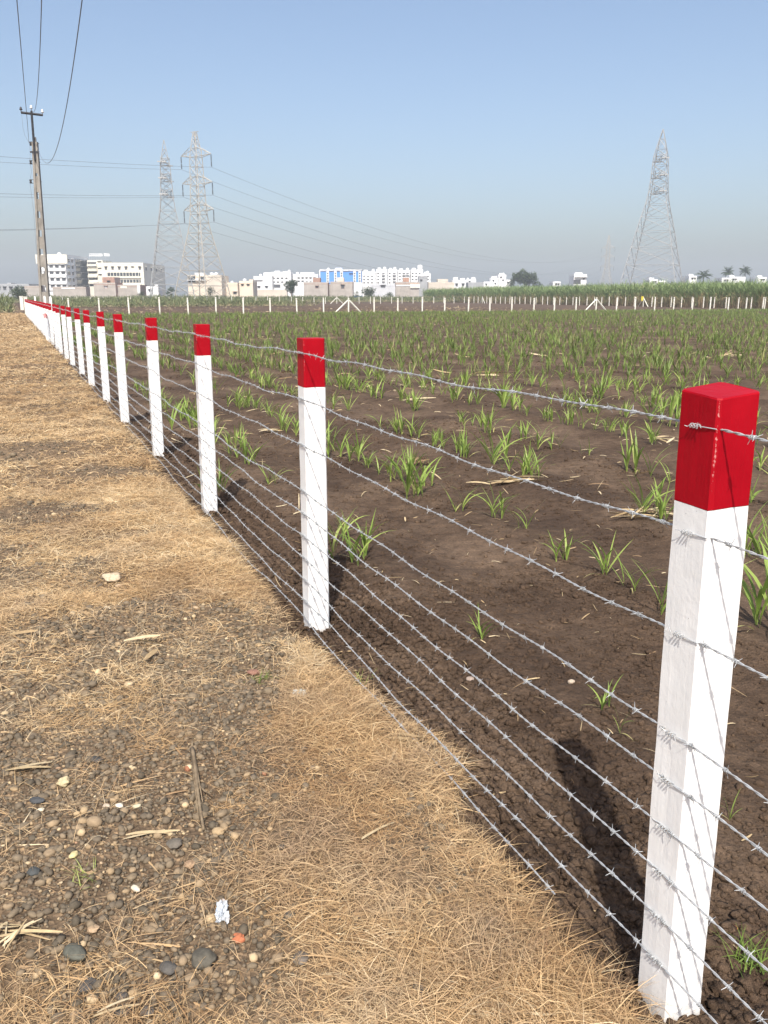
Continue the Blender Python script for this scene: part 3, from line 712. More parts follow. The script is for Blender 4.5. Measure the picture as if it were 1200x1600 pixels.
stone(1148, 1424, 13, .8, .5, (.38,.13,.07), "small red brick chip on the soil right of the nearest post", 'brick_fragment', .25)

def crumpled(name, px, py, wpx, hpx, stops, label, cat, seed, z=.07):
    g = gnd(px, py, z); zz = float(height(np.array([g.x]), np.array([g.y]))[0])
    sc = (g.y*CP+1.5*SP)/F_PX; w = wpx*sc/2; h = hpx*sc*.62
    bm = bmesh.new(); n = 14
    grid = [[bm.verts.new((( i/n*2-1)*w*(1-.25*(j/n)), (j/n*2-1)*h, 0)) for i in range(n+1)] for j in range(n+1)]
    for j in range(n):
        for i in range(n): bm.faces.new([grid[j][i], grid[j][i+1], grid[j+1][i+1], grid[j+1][i]])
    for v in bm.verts:
        c = Vector((v.co.x/w*2.2+seed, v.co.y/h*2.2, seed)); v.co.z = .012 + abs(mnoise.noise(c))*w*1.0 + .25*w*abs(mnoise.noise(c*2.7))
        v.co.x += mnoise.noise(c*1.9+Vector((5,5,5)))*w*.35; v.co.y += mnoise.noise(c*1.7+Vector((9,1,5)))*h*.35
    bmesh.ops.solidify(bm, geom=bm.faces[:], thickness=.0008)
    me = bpy.data.meshes.new(name); bm.to_mesh(me); bm.free()
    m, n_, l, b = material(name+'_film', .3, .5); t = noise_n(n_, l, 22, 3); r = ramp(n_, stops); l.new(t.outputs[0], r.inputs[0]); l.new(r.outputs[0], b.inputs['Base Color'])
    o = link_mesh(name, me, m); o.location = (g.x, g.y, zz+.006); o.rotation_euler = (.25, 0, .2); tag(o, label, cat)
crumpled('wrapper', 347, 1419, 22, 32, [(.3, (.35,.5,.68)), (.45, (.78,.82,.86)), (.62, (.82,.84,.86)), (.75, (.62,.36,.16))], "crumpled white and blue plastic wrapper on the gravel", 'wrapper', 3.3)
crumpled('paper_scrap', 468, 1077, 22, 12, [(.4, (.78,.78,.74)), (.8, (.62,.62,.52))], "torn white scrap lying on the dry grass near the second post", 'scrap', 8.1)

def weed(px, py, n, L, W, label, z=.05, rn=(.45,.2), el=(.5,1.2)):
    g = gnd(px, py, z); zz = float(height(np.array([g.x]), np.array([g.y]))[0])
    P = np.stack([rng.normal(0, .02, n), rng.normal(0, .02, n), np.zeros(n)], -1)
    V, Fq, Rn = ribbons(P, rng.uniform(0, 6.28, n), rng.uniform(*el, n), -rng.uniform(.2, 1.2, n), L*rng.uniform(.5, 1.1, n), W*rng.uniform(.7, 1.2, n), 5, rng.normal(0, .3, n), 'grass', np.clip(rng.normal(*rn, n), 0, 1))
    o = np_mesh('grass_tuft', V, Fq, M_leaf, rnd=Rn); o.location = (g.x, g.y, zz); tag(o, label, 'grass tuft')
weed(132, 1380, 26, .055, .0022, "small green grass tuft growing in the gravel", rn=(.8, .1))
weed(1175, 1515, 60, .10, .003, "dark green grass tuft right of the nearest post's foot", 0, (.15, .1))
weed(560, 1050, 30, .08, .003, "yellow-green grass tuft under the strands right of the second post's foot", rn=(.85, .1))
weed(405, 1062, 50, .06, .0022, "greyish green weed clump beside the dull red brick piece", rn=(.1, .1), el=(.1, .9))

# ------------------------------------------------------------------ bare concrete cross fences
def conc_post_mesh(H, w):
    mb = MB(); h = w/2; c = w*.12
    for z, k in ((-.1, 1), (H-.03, 1), (H, .8)):
        mb.v += [(x*k, y*k, z) for x, y in ((-h+c,-h),(h-c,-h),(h,-h+c),(h,h-c),(h-c,h),(-h+c,h),(-h,h-c),(-h,-h+c))]
    for k in range(2):
        for i in range(8): mb.f.append([k*8+i, k*8+(i+1)%8, k*8+8+(i+1)%8, k*8+8+i])
    mb.f.append(list(range(16, 24)))
    me = bpy.data.meshes.new('shaft'); me.from_pydata(mb.v, [], mb.f); me.materials.append(M_conc); return me
CPM = conc_post_mesh(1.42, .115); CPS = conc_post_mesh(1.42, .105)
tie_b = MB().box(-.062, .062, -.062, .062, 1.30, 1.318); tie_me = bpy.data.meshes.new('tie_band'); tie_me.from_pydata(tie_b.v, [], tie_b.f); tie_me.materials.append(M_steel)
def conc_fence(n0, n1, x0, y0, dx, dy, braced, what, group, me, skip=()):
    rz = math.atan2(dy, dx); c = 0
    for n in range(n0, n1):
        c += 1
        if n in skip: continue
        r = empty('concrete_post', (x0+dx*n+random.gauss(0, .04), y0+dy*n, random.uniform(-.06, .04)), rz)
        r.rotation_euler = (random.gauss(0, .012), random.gauss(0, .012), rz)
        sh = bpy.data.objects.new('shaft', me); COL.link(sh); sh.parent = r
        tb = bpy.data.objects.new('tie_band', tie_me); COL.link(tb); tb.parent = r
        lab = ordinal(c) + " bare concrete post from the left in the " + what
        if n in braced:
            lab = ordinal(c) + " post from the left in the " + what + ", with slanting struts"
            for sg in (-1, 1):
                mb = MB(); mb.bar((sg*1.42, 0, -.05), (sg*.05, 0, 1.22), .10); mb.build('brace', M_conc, r)
        tag(r, lab, 'fence post', group)
conc_fence(-1, 31, -23.7, 73.3, 2.2727, .86, (9, 20), "near cross fence", 'bare concrete posts of the near cross fence', CPM)
conc_fence(0, 35, -60.5, 166.5, 2.30, .84, (10, 22), "far cross fence", 'bare concrete posts of the far cross fence', CPS)
conc_fence(0, 40, 20.3, 199, .674, -2.335, (2, 28), "cane-side fence", 'bare concrete posts in front of the tall cane', CPS)
# yellow cloth caught on the fence in front of the cane
a = at(1004, 463, 131); mb = MB()
for k in range(6): mb.tube([a+Vector((-.13+k*.05, .0, -.03*(k%2))), a+Vector((-.12+k*.05, .03, -.35)), a+Vector((-.1+k*.04, -.02, -.7+.08*(k%3)))], [.04, .055, .03], 6)
tag(mb.build('yellow_cloth', noisy('yellow_fabric', (.6,.48,.03), (.75,.6,.06), 4, .8, .2)), "yellow cloth hanging on the fence in front of the tall cane", 'cloth')
# white posts beside the utility pole
for (px, Y, wd, H, lab) in ((79, 37.2, .10, 1.50, "plain white post standing against the red row, right of the utility pole's foot"), (70, 43, .10, 1.52, "plain white post standing in front of the utility pole's foot"), (55, 53, .10, 1.5, "plain white post behind the red row, left of the utility pole's foot")):
    g = at(px, 470, Y); r = empty('white_post', (g.x, Y, 0), -AZ)
    m = MB(); m.box(-wd/2, wd/2, -wd/2, wd/2, -.05, H); m.build('shaft', M_white, r); m = MB(); m.lathe([(wd*.45, 0), (wd*.3, .02), (.01, .035)], 8, (0, 0, H)); m.build('cap', M_white, r)
    tag(r, lab, 'post')
# gate pillars at the far end of the track
for (px, Y, w, H, lab) in ((40, 76, .28, 1.5, "larger grey concrete gate pillar at the far end of the track"), (33.5, 100, .36, 1.55, "smaller-looking grey gate pillar behind the larger one")):
    g = at(px, 470, Y); r = empty('gate_pillar', (g.x, Y, 0), -AZ)
    m = MB(); m.box(-w/2, w/2, -w/2, w/2, -.1, H-.08); m.build('shaft', M_conc, r); m = MB(); m.box(-w/2-.03, w/2+.03, -w/2-.03, w/2+.03, H-.08, H); m.build('coping', M_conc, r)
    tag(r, lab, 'pillar', 'pillars at the end of the track')
g = at(9, 470, 96); r = empty('marker_stone', (g.x, 96, 0)); m = MB(); m.box(-.14, .14, -.1, .1, -.1, .75); m.build('shaft', M_white, r); m = MB(); m.lathe([(.14, 0), (.12, .1), (.05, .16)], 10, (0, 0, .75)); m.build('rounded_top', M_white, r)
tag(r, "small white marker stone in the green scrub at the left edge", 'marker')

# ------------------------------------------------------------------ utility pole and its wires
PY = 48.0
foot = at(72, 500, PY); topc = at(54.5, 222, PY); stl = at(50.5, 174, PY)
pole = empty('utility_pole', (foot.x, PY, 0))
tag(pole, "leaning concrete utility pole with a steel top and cross-arm, beyond the fence at left", 'utility pole')
lean = (topc.x - foot.x)/topc.z
def px_at(z): return lean*z
H1, H2 = topc.z, stl.z
for sg in (-1, 1):
    mb = MB(); mb.v = []
    for z, hw in ((-.3, .27), (H1, .135)):
        c = px_at(z) + sg*(hw-.05)
        mb.v += [(c-.055, -.10, z), (c+.055, -.10, z), (c+.055, .10, z), (c-.055, .10, z)]
    mb.f = [[0,1,5,4],[1,2,6,5],[2,3,7,6],[3,0,4,7],[4,5,6,7],[3,2,1,0]]
    mb.build('flange', M_polec, pole)
z = .2
while z < H1-.5:
    mb = MB()
    hw = .27 - .135*z/H1; c = px_at(z+.3); ht = .62 if z < 6.5 else .80
    mb.add([(c-hw+.06, -.045, z), (c+hw-.06, -.045, z), (c+hw-.06, .045, z), (c-hw+.06, .045, z), (c-hw+.06, -.045, z+ht), (c+hw-.06, -.045, z+ht), (c+hw-.06, .045, z+ht), (c-hw+.06, .045, z+ht)],
           [(0,3,2,1),(4,5,6,7),(0,1,5,4),(1,2,6,5),(2,3,7,6),(3,0,4,7)])
    mb.build('cross_web', M_polec, pole); z += .95
mb = MB(); mb.box(px_at(H1)-.10, px_at(H1)+.10, -.05, .05, H1-.5, H1-.01)
mb.build('cap_block', M_polec, pole)
mb = MB(); mb.bar((px_at(H1-.9), -.115, H1-.9), (stl.x-foot.x, -.115, H2), .09); mb.build('steel_extension', M_steel, pole)
al, ar = at(34.5, 176.5, PY), at(68, 180.5, PY)
L = lambda p: (p.x-foot.x, -.115, p.z)
arm = MB().bar(L(al), L(ar), .085).build('crossarm', M_steel, pole)
def pin(p, mat, name='insulator'):
    m = MB(); m.lathe([(.02, -.04), (.02, .06), (.07, .07), (.085, .10), (.05, .14), (.06, .17), (.03, .22)], 10, p); return m.build(name, mat, pole, True)
pin((al.x-foot.x, -.115, al.z+.05), M_insul); pin((stl.x-foot.x, -.115, stl.z+.05), M_porc); pin((ar.x-foot.x, -.115, ar.z+.05), M_porc)
shack = []
for py_ in (224.5, 253.5, 283.5):
    q = at(46.5, py_, PY); zc_ = q.z; xr = px_at(zc_)-.13
    br = MB(); br.box(q.x-foot.x, xr, -.03, .03, zc_+.08, zc_+.10); br.box(q.x-foot.x, xr, -.03, .03, zc_-.10, zc_-.08); br.box(xr, px_at(zc_)+.22, -.012, .012, zc_-.012, zc_+.012)
    b_ = br.build('shackle_bracket', M_steel, pole)
    MB().lathe([(.055, -.085), (.07, -.05), (.04, 0), (.07, .05), (.055, .085)], 10, (q.x-foot.x+.05, 0, zc_)).build('insulator', M_insul, b_, True)
    shack.append(q)
q = at(56, 238, PY); MB().box(px_at(q.z)-.24, px_at(q.z)+.24, -.13, -.10, q.z-.045, q.z+.045).build('clamp', M_steel, pole)
def wire(name, pts, r, label, cat, mat, group):
    tag(MB().tube(pts, r, 6).build(name, mat, None, True), label, cat, group)
WG = 'wires of the utility pole'
def overhead(p, S, a, m, D1, lab):
    wire('overhead_wire', [Vector((p.x+m*D, PY-.1-D, p.z-a*D+a*D*D/S)) for D in np.linspace(0, D1, 60)], .0085, lab, 'wire', M_cond, WG)
overhead(at(50.5, 171.5, PY), 80, .23, .39, 60, "overhead wire rising from the pole's top pin, middle of the three at upper left")
overhead(at(46.5, 224.5, PY), 80, .13, .386, 60, "overhead wire rising nearly straight at the left edge, from the top shackle")
overhead(at(58, 226, PY), 50, .285, .405, 50, "slack overhead wire sweeping up right of the utility pole")
wire('service_wire', [al + Vector((.02, -.1, 0)), at(35.5, 198, PY), at(39, 212, PY), shack[0], at(47.2, 240, PY), shack[1], at(49.3, 268, PY), shack[2], at(52.5, 330, PY), at(57.5, 400, PY), at(62, 455, PY)], .006, "thin wire running down the utility pole past its shackles", 'wire', M_cond, WG)

# ------------------------------------------------------------------ lattice towers
def lattice(root, levels, mat, leg_w, br_w, rot):
    """square body: levels = [(z, half width)]; legs are parts, each face's bracing goes to one lattice part"""
    ca, sa = math.cos(rot), math.sin(rot)
    def corner(k, z, h):
        x, y = ((-h,-h),(h,-h),(h,h),(-h,h))[k]; return Vector((x*ca-y*sa, x*sa+y*ca, z))
    for k in range(4):
        MB().tube([corner(k, z, h) for z, h in levels], [leg_w*(1-.45*i/len(levels)) for i in range(len(levels))], 4).build('leg', mat, root)
    mb = MB()
    for i in range(len(levels)-1):
        (z0, h0), (z1, h1) = levels[i], levels[i+1]
        for k in range(4):
            a0, b0, a1, b1 = corner(k, z0, h0), corner((k+1)%4, z0, h0), corner(k, z1, h1), corner((k+1)%4, z1, h1)
            mb.bar(a0, b1, br_w); mb.bar(b0, a1, br_w); mb.bar(a1, b1, br_w)
            if h0 > 2.0:
                m0 = (a0+b1)/2; mb.bar((a0+a1)/2, (a0*3+b1)/4, br_w*.8); mb.bar((b0+b1)/2, (b0*3+a1)/4, br_w*.8)
                mb.bar((a0+a1)/2, (a1*3+b0)/4, br_w*.7); mb.bar((b0+b1)/2, (b1*3+a0)/4, br_w*.7)
    mb.build('bracing', mat, root)
    return corner
LD = Vector((.452, .892, 0)).normalized(); AX = Vector((LD.y, -LD.x, 0))   # line direction and cross-arm direction
def suspension_tower(px, Y, scale, label, detail):
    base = at(px, 462.5, Y); r = empty('transmission_tower', (base.x, Y, 0)); S = scale
    tag(r, label, 'pylon', 'pylons of the conductor line')
    zt = (40.8 if not detail else at(309, 206, Y).z)
    za = [22.6*.93, 29.2*.93, 35.9*.92] if not detail else [at(305, q, Y).z for q in (327, 285, 241.5)]
    lv = [(0, 5.0), (4.0, 4.3), (7.6, 3.6), (10.9, 3.0), (13.8, 2.45), (16.4, 1.95), (18.6, 1.6), (20.7, 1.4), (22.8, 1.3), (24.9, 1.22), (27.0, 1.18), (29.2, 1.12), (31.4, 1.08), (33.6, 1.02), (35.6, .8), (37.6, .5), (39.2, .3)]
    lv = [(z*zt/39.2, h) for z, h in lv]
    lattice(r, [(z*S, h*S) for z, h in lv], M_galvy, .135*S, .07*S, math.atan2(AX.y, AX.x))
    tips = []
    for z in za:
        for sg in (-1, 1):
            mb = MB(); tip = AX*sg*4.4*S + Vector((0, 0, (z-.1)*S))
            for dz, dd in ((1.5, -.9), (1.5, .9), (-.55, -1.0), (-.55, 1.0)):
                mb.bar(AX*sg*1.0*S + LD*dd*S + Vector((0, 0, (z+dz)*S)), tip, .10*S)
            for u in (.35, .65):
                p = [(AX*sg*1.0*S + LD*dd*S + Vector((0, 0, (z+dz)*S))).lerp(tip, u) for dz, dd in ((1.5, -.9), (1.5, .9), (-.55, 1.0), (-.55, -1.0))]
                for q in range(4): mb.bar(p[q], p[(q+1)%4], .07*S)
            mb.build('crossarm', M_galvy, r)
            ins = MB(); n = 14
            prof = []
            for q in range(n):
                zz = -.2 - q*.19
                if q == 7: prof += [(.04, zz), (.04, zz-.17)]
                else: prof += [(.05, zz), (.17, zz-.05), (.17, zz-.09), (.05, zz-.12)]
            ins.lathe([(a*S*1.05, b*S) for a, b in prof], 8, tuple(tip)); ins.build('insulator_string', M_insul, r)
            tips.append(r.location + tip + Vector((0, 0, -2.95*S)))
    if detail:
        MB().bar(AX*-1.2*S+Vector((0,0,zt*S)), AX*1.2*S+Vector((0,0,zt*S)), .09*S).build('earth_peak', M_galvy, r)
    return tips
TB = suspension_tower(317, 215, 1.0, "tall lattice pylon with three cross-arms and hanging insulators, left side", True)
TF = suspension_tower(946, 600, 1.0, "tiny hazy lattice pylon far away, left of the right-hand pylon", False)
names = ["lowest far-side", "lowest near-side", "middle far-side", "middle near-side", "top far-side", "top near-side"]
for k in range(6):
    pts = []
    A = TB[k] - LD*430; B = TB[k]; C = TF[k]
    for u in np.linspace(0, 1, 48): p = A.lerp(B, u); p.z = B.z - 4*11.5*u*(1-u); pts.append(p)
    for u in np.linspace(0, 1, 60)[1:]: p = B.lerp(C, u); p.z -= 4*13*u*(1-u); pts.append(p)
    wire('conductor', pts, .028, names[k] + " conductor of the power line strung from the three-armed pylon", 'conductor', M_cond, 'power line conductors')
def tension_tower(px, Y, rot, label, top, lvs, armlv):
    base = at(px, 462.5, Y); r = empty('transmission_tower', (base.x, Y, 0)); tag(r, label, 'pylon')
    lattice(r, lvs, M_galv, .125, .07, rot)
    for z in armlv:
        for sg in (-1, 1):
            mb = MB(); tip = Vector((0, sg*3.9, z+.1))
            for dz, dd in ((1.6, -.9), (1.6, .9), (-.1, -1.05), (-.1, 1.05)): mb.bar(Vector((dd, sg*.9, z+dz)), tip, .12)
            for u in (.3, .6):
                p = [Vector((dd, sg*.9, z+dz)).lerp(tip, u) for dz, dd in ((1.6, -.9), (1.6, .9), (-.1, 1.05), (-.1, -1.05))]
                for q in range(4): mb.bar(p[q], p[(q+1) % 4], .08)
            mb.box(-1.0, 1.0, sg*3.7-.12, sg*3.7+.12, z-.05, z+.22)
            mb.build('crossarm', M_galv, r)
LV_A = [(0, 5.7), (4.6, 5.0), (9.0, 4.3), (13.2, 3.65), (17.0, 3.05), (20.4, 2.45), (23.4, 1.9), (26.2, 1.55), (28.4, 1.42), (30.4, 1.34), (32.4, 1.25), (34.4, 1.15), (36.2, .85), (38.4, .45), (40.6, .06)]
ztA = at(264, 219, 228).z
tension_tower(270, 228, R(12), "pale lattice pylon with narrow top, just left of the three-armed pylon", 40, [(z*ztA/40.6, h) for z, h in LV_A], [at(264, q, 228).z-.8 for q in (301, 276, 251)])
ztR = at(1036, 202, 232).z
tension_tower(1017, 232, R(-26), "lone lattice pylon standing behind the tall cane at right", 42.5, [(z*ztR/40.6, h*1.36) for z, h in LV_A], [at(1036, q, 232).z-.8 for q in (296, 271, 245)])

# ------------------------------------------------------------------ tall cane, scrub
def leaf_mass(name, pts, hts, Lr, Wr, mat, label, cat, per, el=(.7, 1.5), stalks=0.0):
    N = len(pts); x = np.repeat(pts[:, 0], per); y = np.repeat(pts[:, 1], per); h = np.repeat(hts, per); n = N*per
    z = h*rng.uniform(.05, .82, n); az = rng.uniform(0, 6.28, n)
    e = rng.uniform(*el, n); L = rng.uniform(*Lr, n)
    x = x + rng.normal(0, .15, n); y = y + rng.normal(0, .15, n)
    low = z < h*.35
    rn = np.clip(rng.normal(.45, .2, n) + .25*vnoise(x, y, .12) , 0, 1); rn = np.where(low & (rng.random(n) < .55), 1.0, rn)
    V, Fq, Rn = ribbons(np.stack([x, y, z], -1), az, e, -rng.uniform(.2, 1.6, n), L, rng.uniform(*Wr, n), 4, rng.normal(0, .5, n), 'leaf', rn)
    tag(np_mesh(name, V, Fq, mat, rnd=Rn), label, cat, kind='stuff')
d0 = np.array([20.3, 199.]); dd = np.array([.674, -2.335]); dd /= np.linalg.norm(dd); dn = np.array([-dd[1], dd[0]])*1.0
if dn[0] < 0: dn = -dn
N = 15000; u = rng.uniform(-40, 115, N); w = 1.3 + rng.uniform(0, 1, N)**1.8*26
pts = d0 + u[:, None]*dd + w[:, None]*dn
hts = 3.2 + .35*vnoise(pts[:, 0], pts[:, 1], .12)*2 + .5*vnoise(pts[:, 0], pts[:, 1], .55, 9) + rng.normal(0, .26, N) + .012*w
leaf_mass('tall_cane', pts, hts, (.7, 1.5), (.05, .085), M_cane, "tall green sugarcane crop behind the far right fence", 'sugarcane', 11)
# stalks hidden low in the crop
N = 9000; u = rng.uniform(-30, 110, N); w = 1.2 + rng.uniform(0, 1, N)**2*8; q = d0 + u[:, None]*dd + w[:, None]*dn
V, Fq, Rn = ribbons(np.stack([q[:, 0], q[:, 1], 0*u], -1), rng.uniform(0, 6.28, N), np.full(N, 1.5), rng.normal(0, .1, N), rng.uniform(1.4, 2.2, N), np.full(N, .05), 2, rng.uniform(-1, 1, N), 'straw', np.clip(rng.normal(.3, .2, N), 0, 1))
tag(np_mesh('cane_stalks', V, Fq, M_straw, rnd=Rn), "bare brownish stems at the foot of the tall cane", 'stems', kind='stuff')
def scrub_band(name, N, poly_fn, h, label, per=7, L=(.4, .9), W=(.05, .11)):
    p = poly_fn(N); hts = h[0] + (h[1]-h[0])*(vnoise(p[:, 0], p[:, 1], .09, 3)+.5) + rng.normal(0, .12, len(p))
    leaf_mass(name, p, np.maximum(hts, .15), L, W, M_scrub, label, 'scrub', per, (.2, 1.4))
def quad_fn(x0, x1, y0, y1, sl=0.0):
    def fn(N):
        x = rng.uniform(x0, x1, N); y = rng.uniform(y0, y1, N) + sl*(x-x0); return np.stack([x, y], -1)
    return fn
scrub_band('scrub', 9000, quad_fn(-100, 22, 176, 225, .28), (.7, 2.0), "green scrub strip beyond the far cross fence")
def left_fn(N):
    s = rng.uniform(-34, -1.0, N); t = rng.uniform(82, 150, N); x, y = to_xy(s, t); return np.stack([x, y], -1)
scrub_band('scrub', 5000, left_fn, (.5, 1.9), "green scrub at the far end of the track, left edge")
def corner_fn(N):
    s = rng.uniform(1.5, 40, N); t = rng.uniform(120, 165, N); x, y = to_xy(s, t); return np.stack([x, y], -1)
scrub_band('scrub', 2500, corner_fn, (.3, 1.2), "low green scrub behind the utility pole")
# straw-coloured strip along the near cross fence
N = 26000; q = rng.uniform(-2, 32, N); off = rng.normal(0, .55, N)
x = -23.7+2.2727*q - .354*off; y = 73.3+.86*q + .935*off - .4
k = rng.random(N) < np.clip(.5 + 1.0*vnoise(x, y, .25), 0.1, 1)
x, y = x[k], y[k]; N = len(x)
V, Fq, Rn = ribbons(np.stack([x, y, 0*x], -1), rng.uniform(0, 6.28, N), rng.uniform(.2, 1.2, N), -rng.uniform(.2, 1, N), rng.uniform(.12, .34, N), rng.uniform(.02, .035, N), 3, rng.normal(0, .5, N), 'grass', np.clip(rng.normal(.55, .3, N), 0, 1))
tag(np_mesh('dry_weeds', V, Fq, M_scrub, rnd=Rn), "straw and weeds along the foot of the near cross fence", 'weeds', kind='stuff')

# ------------------------------------------------------------------ trees
def crown_mesh(cx, cy, cz, blobs, n, size, seed):
    r = np.random.default_rng(seed); P = []
    for (bx, by, bz, br) in blobs:
        m = max(20, int(n*br*br/sum(b[3]**2 for b in blobs)))
        d = r.normal(0, 1, (m, 3)); d /= np.linalg.norm(d, axis=1)[:, None]; rr = br*(.45+.55*r.random(m)**.5)*(1+.25*np.sin(d[:, 0]*5+bx)*np.cos(d[:, 2]*4))
        P.append(np.array([bx, by, bz]) + d*rr[:, None]*np.array([1, 1, .8]))
    P = np.concatenate(P); n = len(P)
    return ribbons(P, r.uniform(0, 6.28, n), r.uniform(-.6, 1.0, n), r.uniform(-.8, .2, n), size*r.uniform(.6, 1.3, n), size*.55*r.uniform(.6, 1.2, n), 2, r.uniform(-1.2, 1.2, n), 'leaf', np.clip(r.normal(.5, .25, n), 0, 1))
def tree(px, Y, width, hgt, label, seed, n=3500, name='tree', group=None, cat='tree', zb=None):
    b = at(px, 462, Y); r = empty(name, (b.x, Y, 0)); rr = random.Random(seed)
    blobs = []
    for k in range(9):
        a = rr.uniform(0, 6.28); q = rr.uniform(0, .34)*width
        blobs.append((math.cos(a)*q, math.sin(a)*q*.7, hgt*rr.uniform(.42, .80), width*rr.uniform(.14, .24)))
    V, Fq, Rn = crown_mesh(0, 0, 0, blobs, n, width*.055, seed)
    np_mesh('crown', V, Fq, M_tree, r, rnd=Rn)
    mb = MB(); mb.tube([(0, 0, -.2), (.05*width*.2, 0, hgt*.25), (.0, .05, hgt*.5)], [width*.035, width*.025, width*.015], 8)
    for bl in blobs[:6]: mb.tube([(0, 0, hgt*.28), (bl[0]*.5, bl[1]*.5, (bl[2]+hgt*.28)*.5), bl[:3]], [width*.016, width*.011, width*.004], 5)
    mb.build('trunk', M_bark, r, True); tag(r, label, cat, group)
tree(455, 240, 5.2, 6.6, "dark green tree in front of the white blocks left of the blue building", 1)
tree(822, 330, 11.5, 12.6, "broad dark tree rising above the cane, right of the white houses", 2, 4500)
tree(800, 336, 5.0, 9.5, "smaller dark tree at the left side of the broad one", 3, 1800)
tree(328, 236, 3.6, 4.4, "olive bush under the three-armed pylon", 4, 1500, 'shrub', cat='shrub')
tree(577, 242, 5.5, 3.9, "dark bush before the white apartments, larger of two", 5, 2200, 'shrub', cat='shrub')
tree(607, 244, 3.2, 2.9, "dark bush before the white apartments, smaller of two", 6, 1200, 'shrub', cat='shrub')
tree(558, 246, 2.4, 3.6, "slim dark shrub below the blue building", 7, 1000, 'shrub', cat='shrub')
tree(28, 190, 5.4, 3.9, "dark rounded bush before the long grey building at left edge", 8, 1800, 'shrub', cat='shrub')
tree(222, 250, 3.0, 3.6, "dark shrub beside the cream building's right corner", 9, 1000, 'shrub', cat='shrub')
tree(268, 262, 4.5, 4.6, "dark shrub between the legs of the left pylons", 10, 1500, 'shrub', cat='shrub')
tree(1196, 345, 5, 6.2, "dark round tree at the right edge above the cane", 12, 1200)
tree(1116, 350, 4.5, 5.8, "low dark tree between the palms and the white house", 13, 1200)
def palm(px, Y, ytop, label, seed, crown=2.7):
    b = at(px, 462, Y); top = at(px, ytop, Y); r = empty('palm_tree', (b.x, Y, 0)); h = top.z-2.3; rr = np.random.default_rng(seed)
    MB().tube([(0, 0, -.2), (.12, 0, h*.5), (0, 0, h)], [.22, .17, .14], 8).build('trunk', M_bark, r, True)
    n = 30; parts = []
    for k in range(n):
        a = 6.28*k/n + rr.normal(0, .12); e0 = rr.uniform(-.5, 1.5); L = crown*rr.uniform(.8, 1.1); curl = -rr.uniform(.5, 1.5)
        m = 26; pos = np.array([0., 0., h]); P = []; 
        for q in range(m):
            e = e0+curl*q/m; d = np.array([math.cos(e)*math.sin(a), math.cos(e)*math.cos(a), math.sin(e)]); pos = pos + d*L/m; P.append(pos.copy())
        P = np.array(P)
        for sg in (-1, 1):
            parts.append(ribbons(P, np.full(m, a+sg*1.1), np.full(m, -.35), np.full(m, -.6), L*.26*np.sin(np.linspace(.35, 3.0, m)), np.full(m, .15), 2, rr.normal(0, .5, m), 'leaf', np.clip(rr.normal(.35, .2, m), 0, 1)))
    V, Fq, Rn = join(parts); np_mesh('crown', V, Fq, M_tree, r, rnd=Rn); tag(r, label, 'palm tree')
palm(1097, 340, 421, "bushy palm at the left of three, above the cane at right", 21, 3.4)
palm(1134, 352, 416, "middle one of the three palms above the cane", 22, 2.9)
palm(1161, 352, 414, "rightmost and tallest-looking palm above the cane", 23, 2.9)

# ------------------------------------------------------------------ buildings beyond the fields
def wallm(name, c, v=.08):
    return noisy(name, tuple(x*(1-v) for x in c), tuple(min(.9, x*(1+v)) for x in c), .35, .85, .2, detail=7)
B_white = wallm('white_wall', (.78,.78,.77), .06); B_cream = wallm('cream_wall', (.78,.74,.63), .06); B_tan = wallm('tan_wall', (.62,.55,.46), .1)
B_grey = wallm('grey_wall', (.36,.37,.38), .12); B_peach = wallm('peach_wall', (.72,.62,.50), .08); B_blue = wallm('blue_wall', (.10,.30,.72), .05)
B_lgrey = wallm('pale_grey_wall', (.55,.56,.58), .06)
def brick_mat(name, c0, c1):
    m, n, l, b = material(name, .9, .15); t = n.new('ShaderNodeTexBrick'); c = n.new('ShaderNodeTexCoord')
    l.new(c.outputs['Object'], t.inputs['Vector']); t.inputs['Scale'].default_value = 1.6
    t.inputs['Color1'].default_value = (*c0, 1); t.inputs['Color2'].default_value = (*c1, 1); t.inputs['Mortar'].default_value = (.42,.38,.34, 1)
    k = noise_n(n, l, .5, 6, .6, c.outputs['Object']); r = ramp(n, [(.3, (.8,.8,.8)), (.7, (1.15,1.15,1.15))]); l.new(k.outputs[0], r.inputs[0])
    l.new(mixc(n, l, 1.0, t.outputs[0], r.outputs[0], 'MULTIPLY'), b.inputs['Base Color']); return m
B_brick = brick_mat('brick_wall', (.34,.20,.15), (.42,.25,.19)); B_brick2 = brick_mat('pale_brick_wall', (.42,.31,.245), (.48,.36,.285)); B_orange = brick_mat('orange_brick_wall', (.44,.24,.16), (.5,.28,.19))
m, n, l, b = material('dark_glass', .15, .6); t = noise_n(n, l, .8, 3); r_ = ramp(n, [(.35, (.02,.025,.03)), (.65, (.07,.08,.095))]); l.new(t.outputs[0], r_.inputs[0]); l.new(r_.outputs[0], b.inputs['Base Color']); M_glass = m
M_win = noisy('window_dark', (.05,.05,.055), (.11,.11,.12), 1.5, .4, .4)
M_tank = noisy('tank_plastic', (.7,.7,.7), (.8,.8,.78), 3, .5, .4)

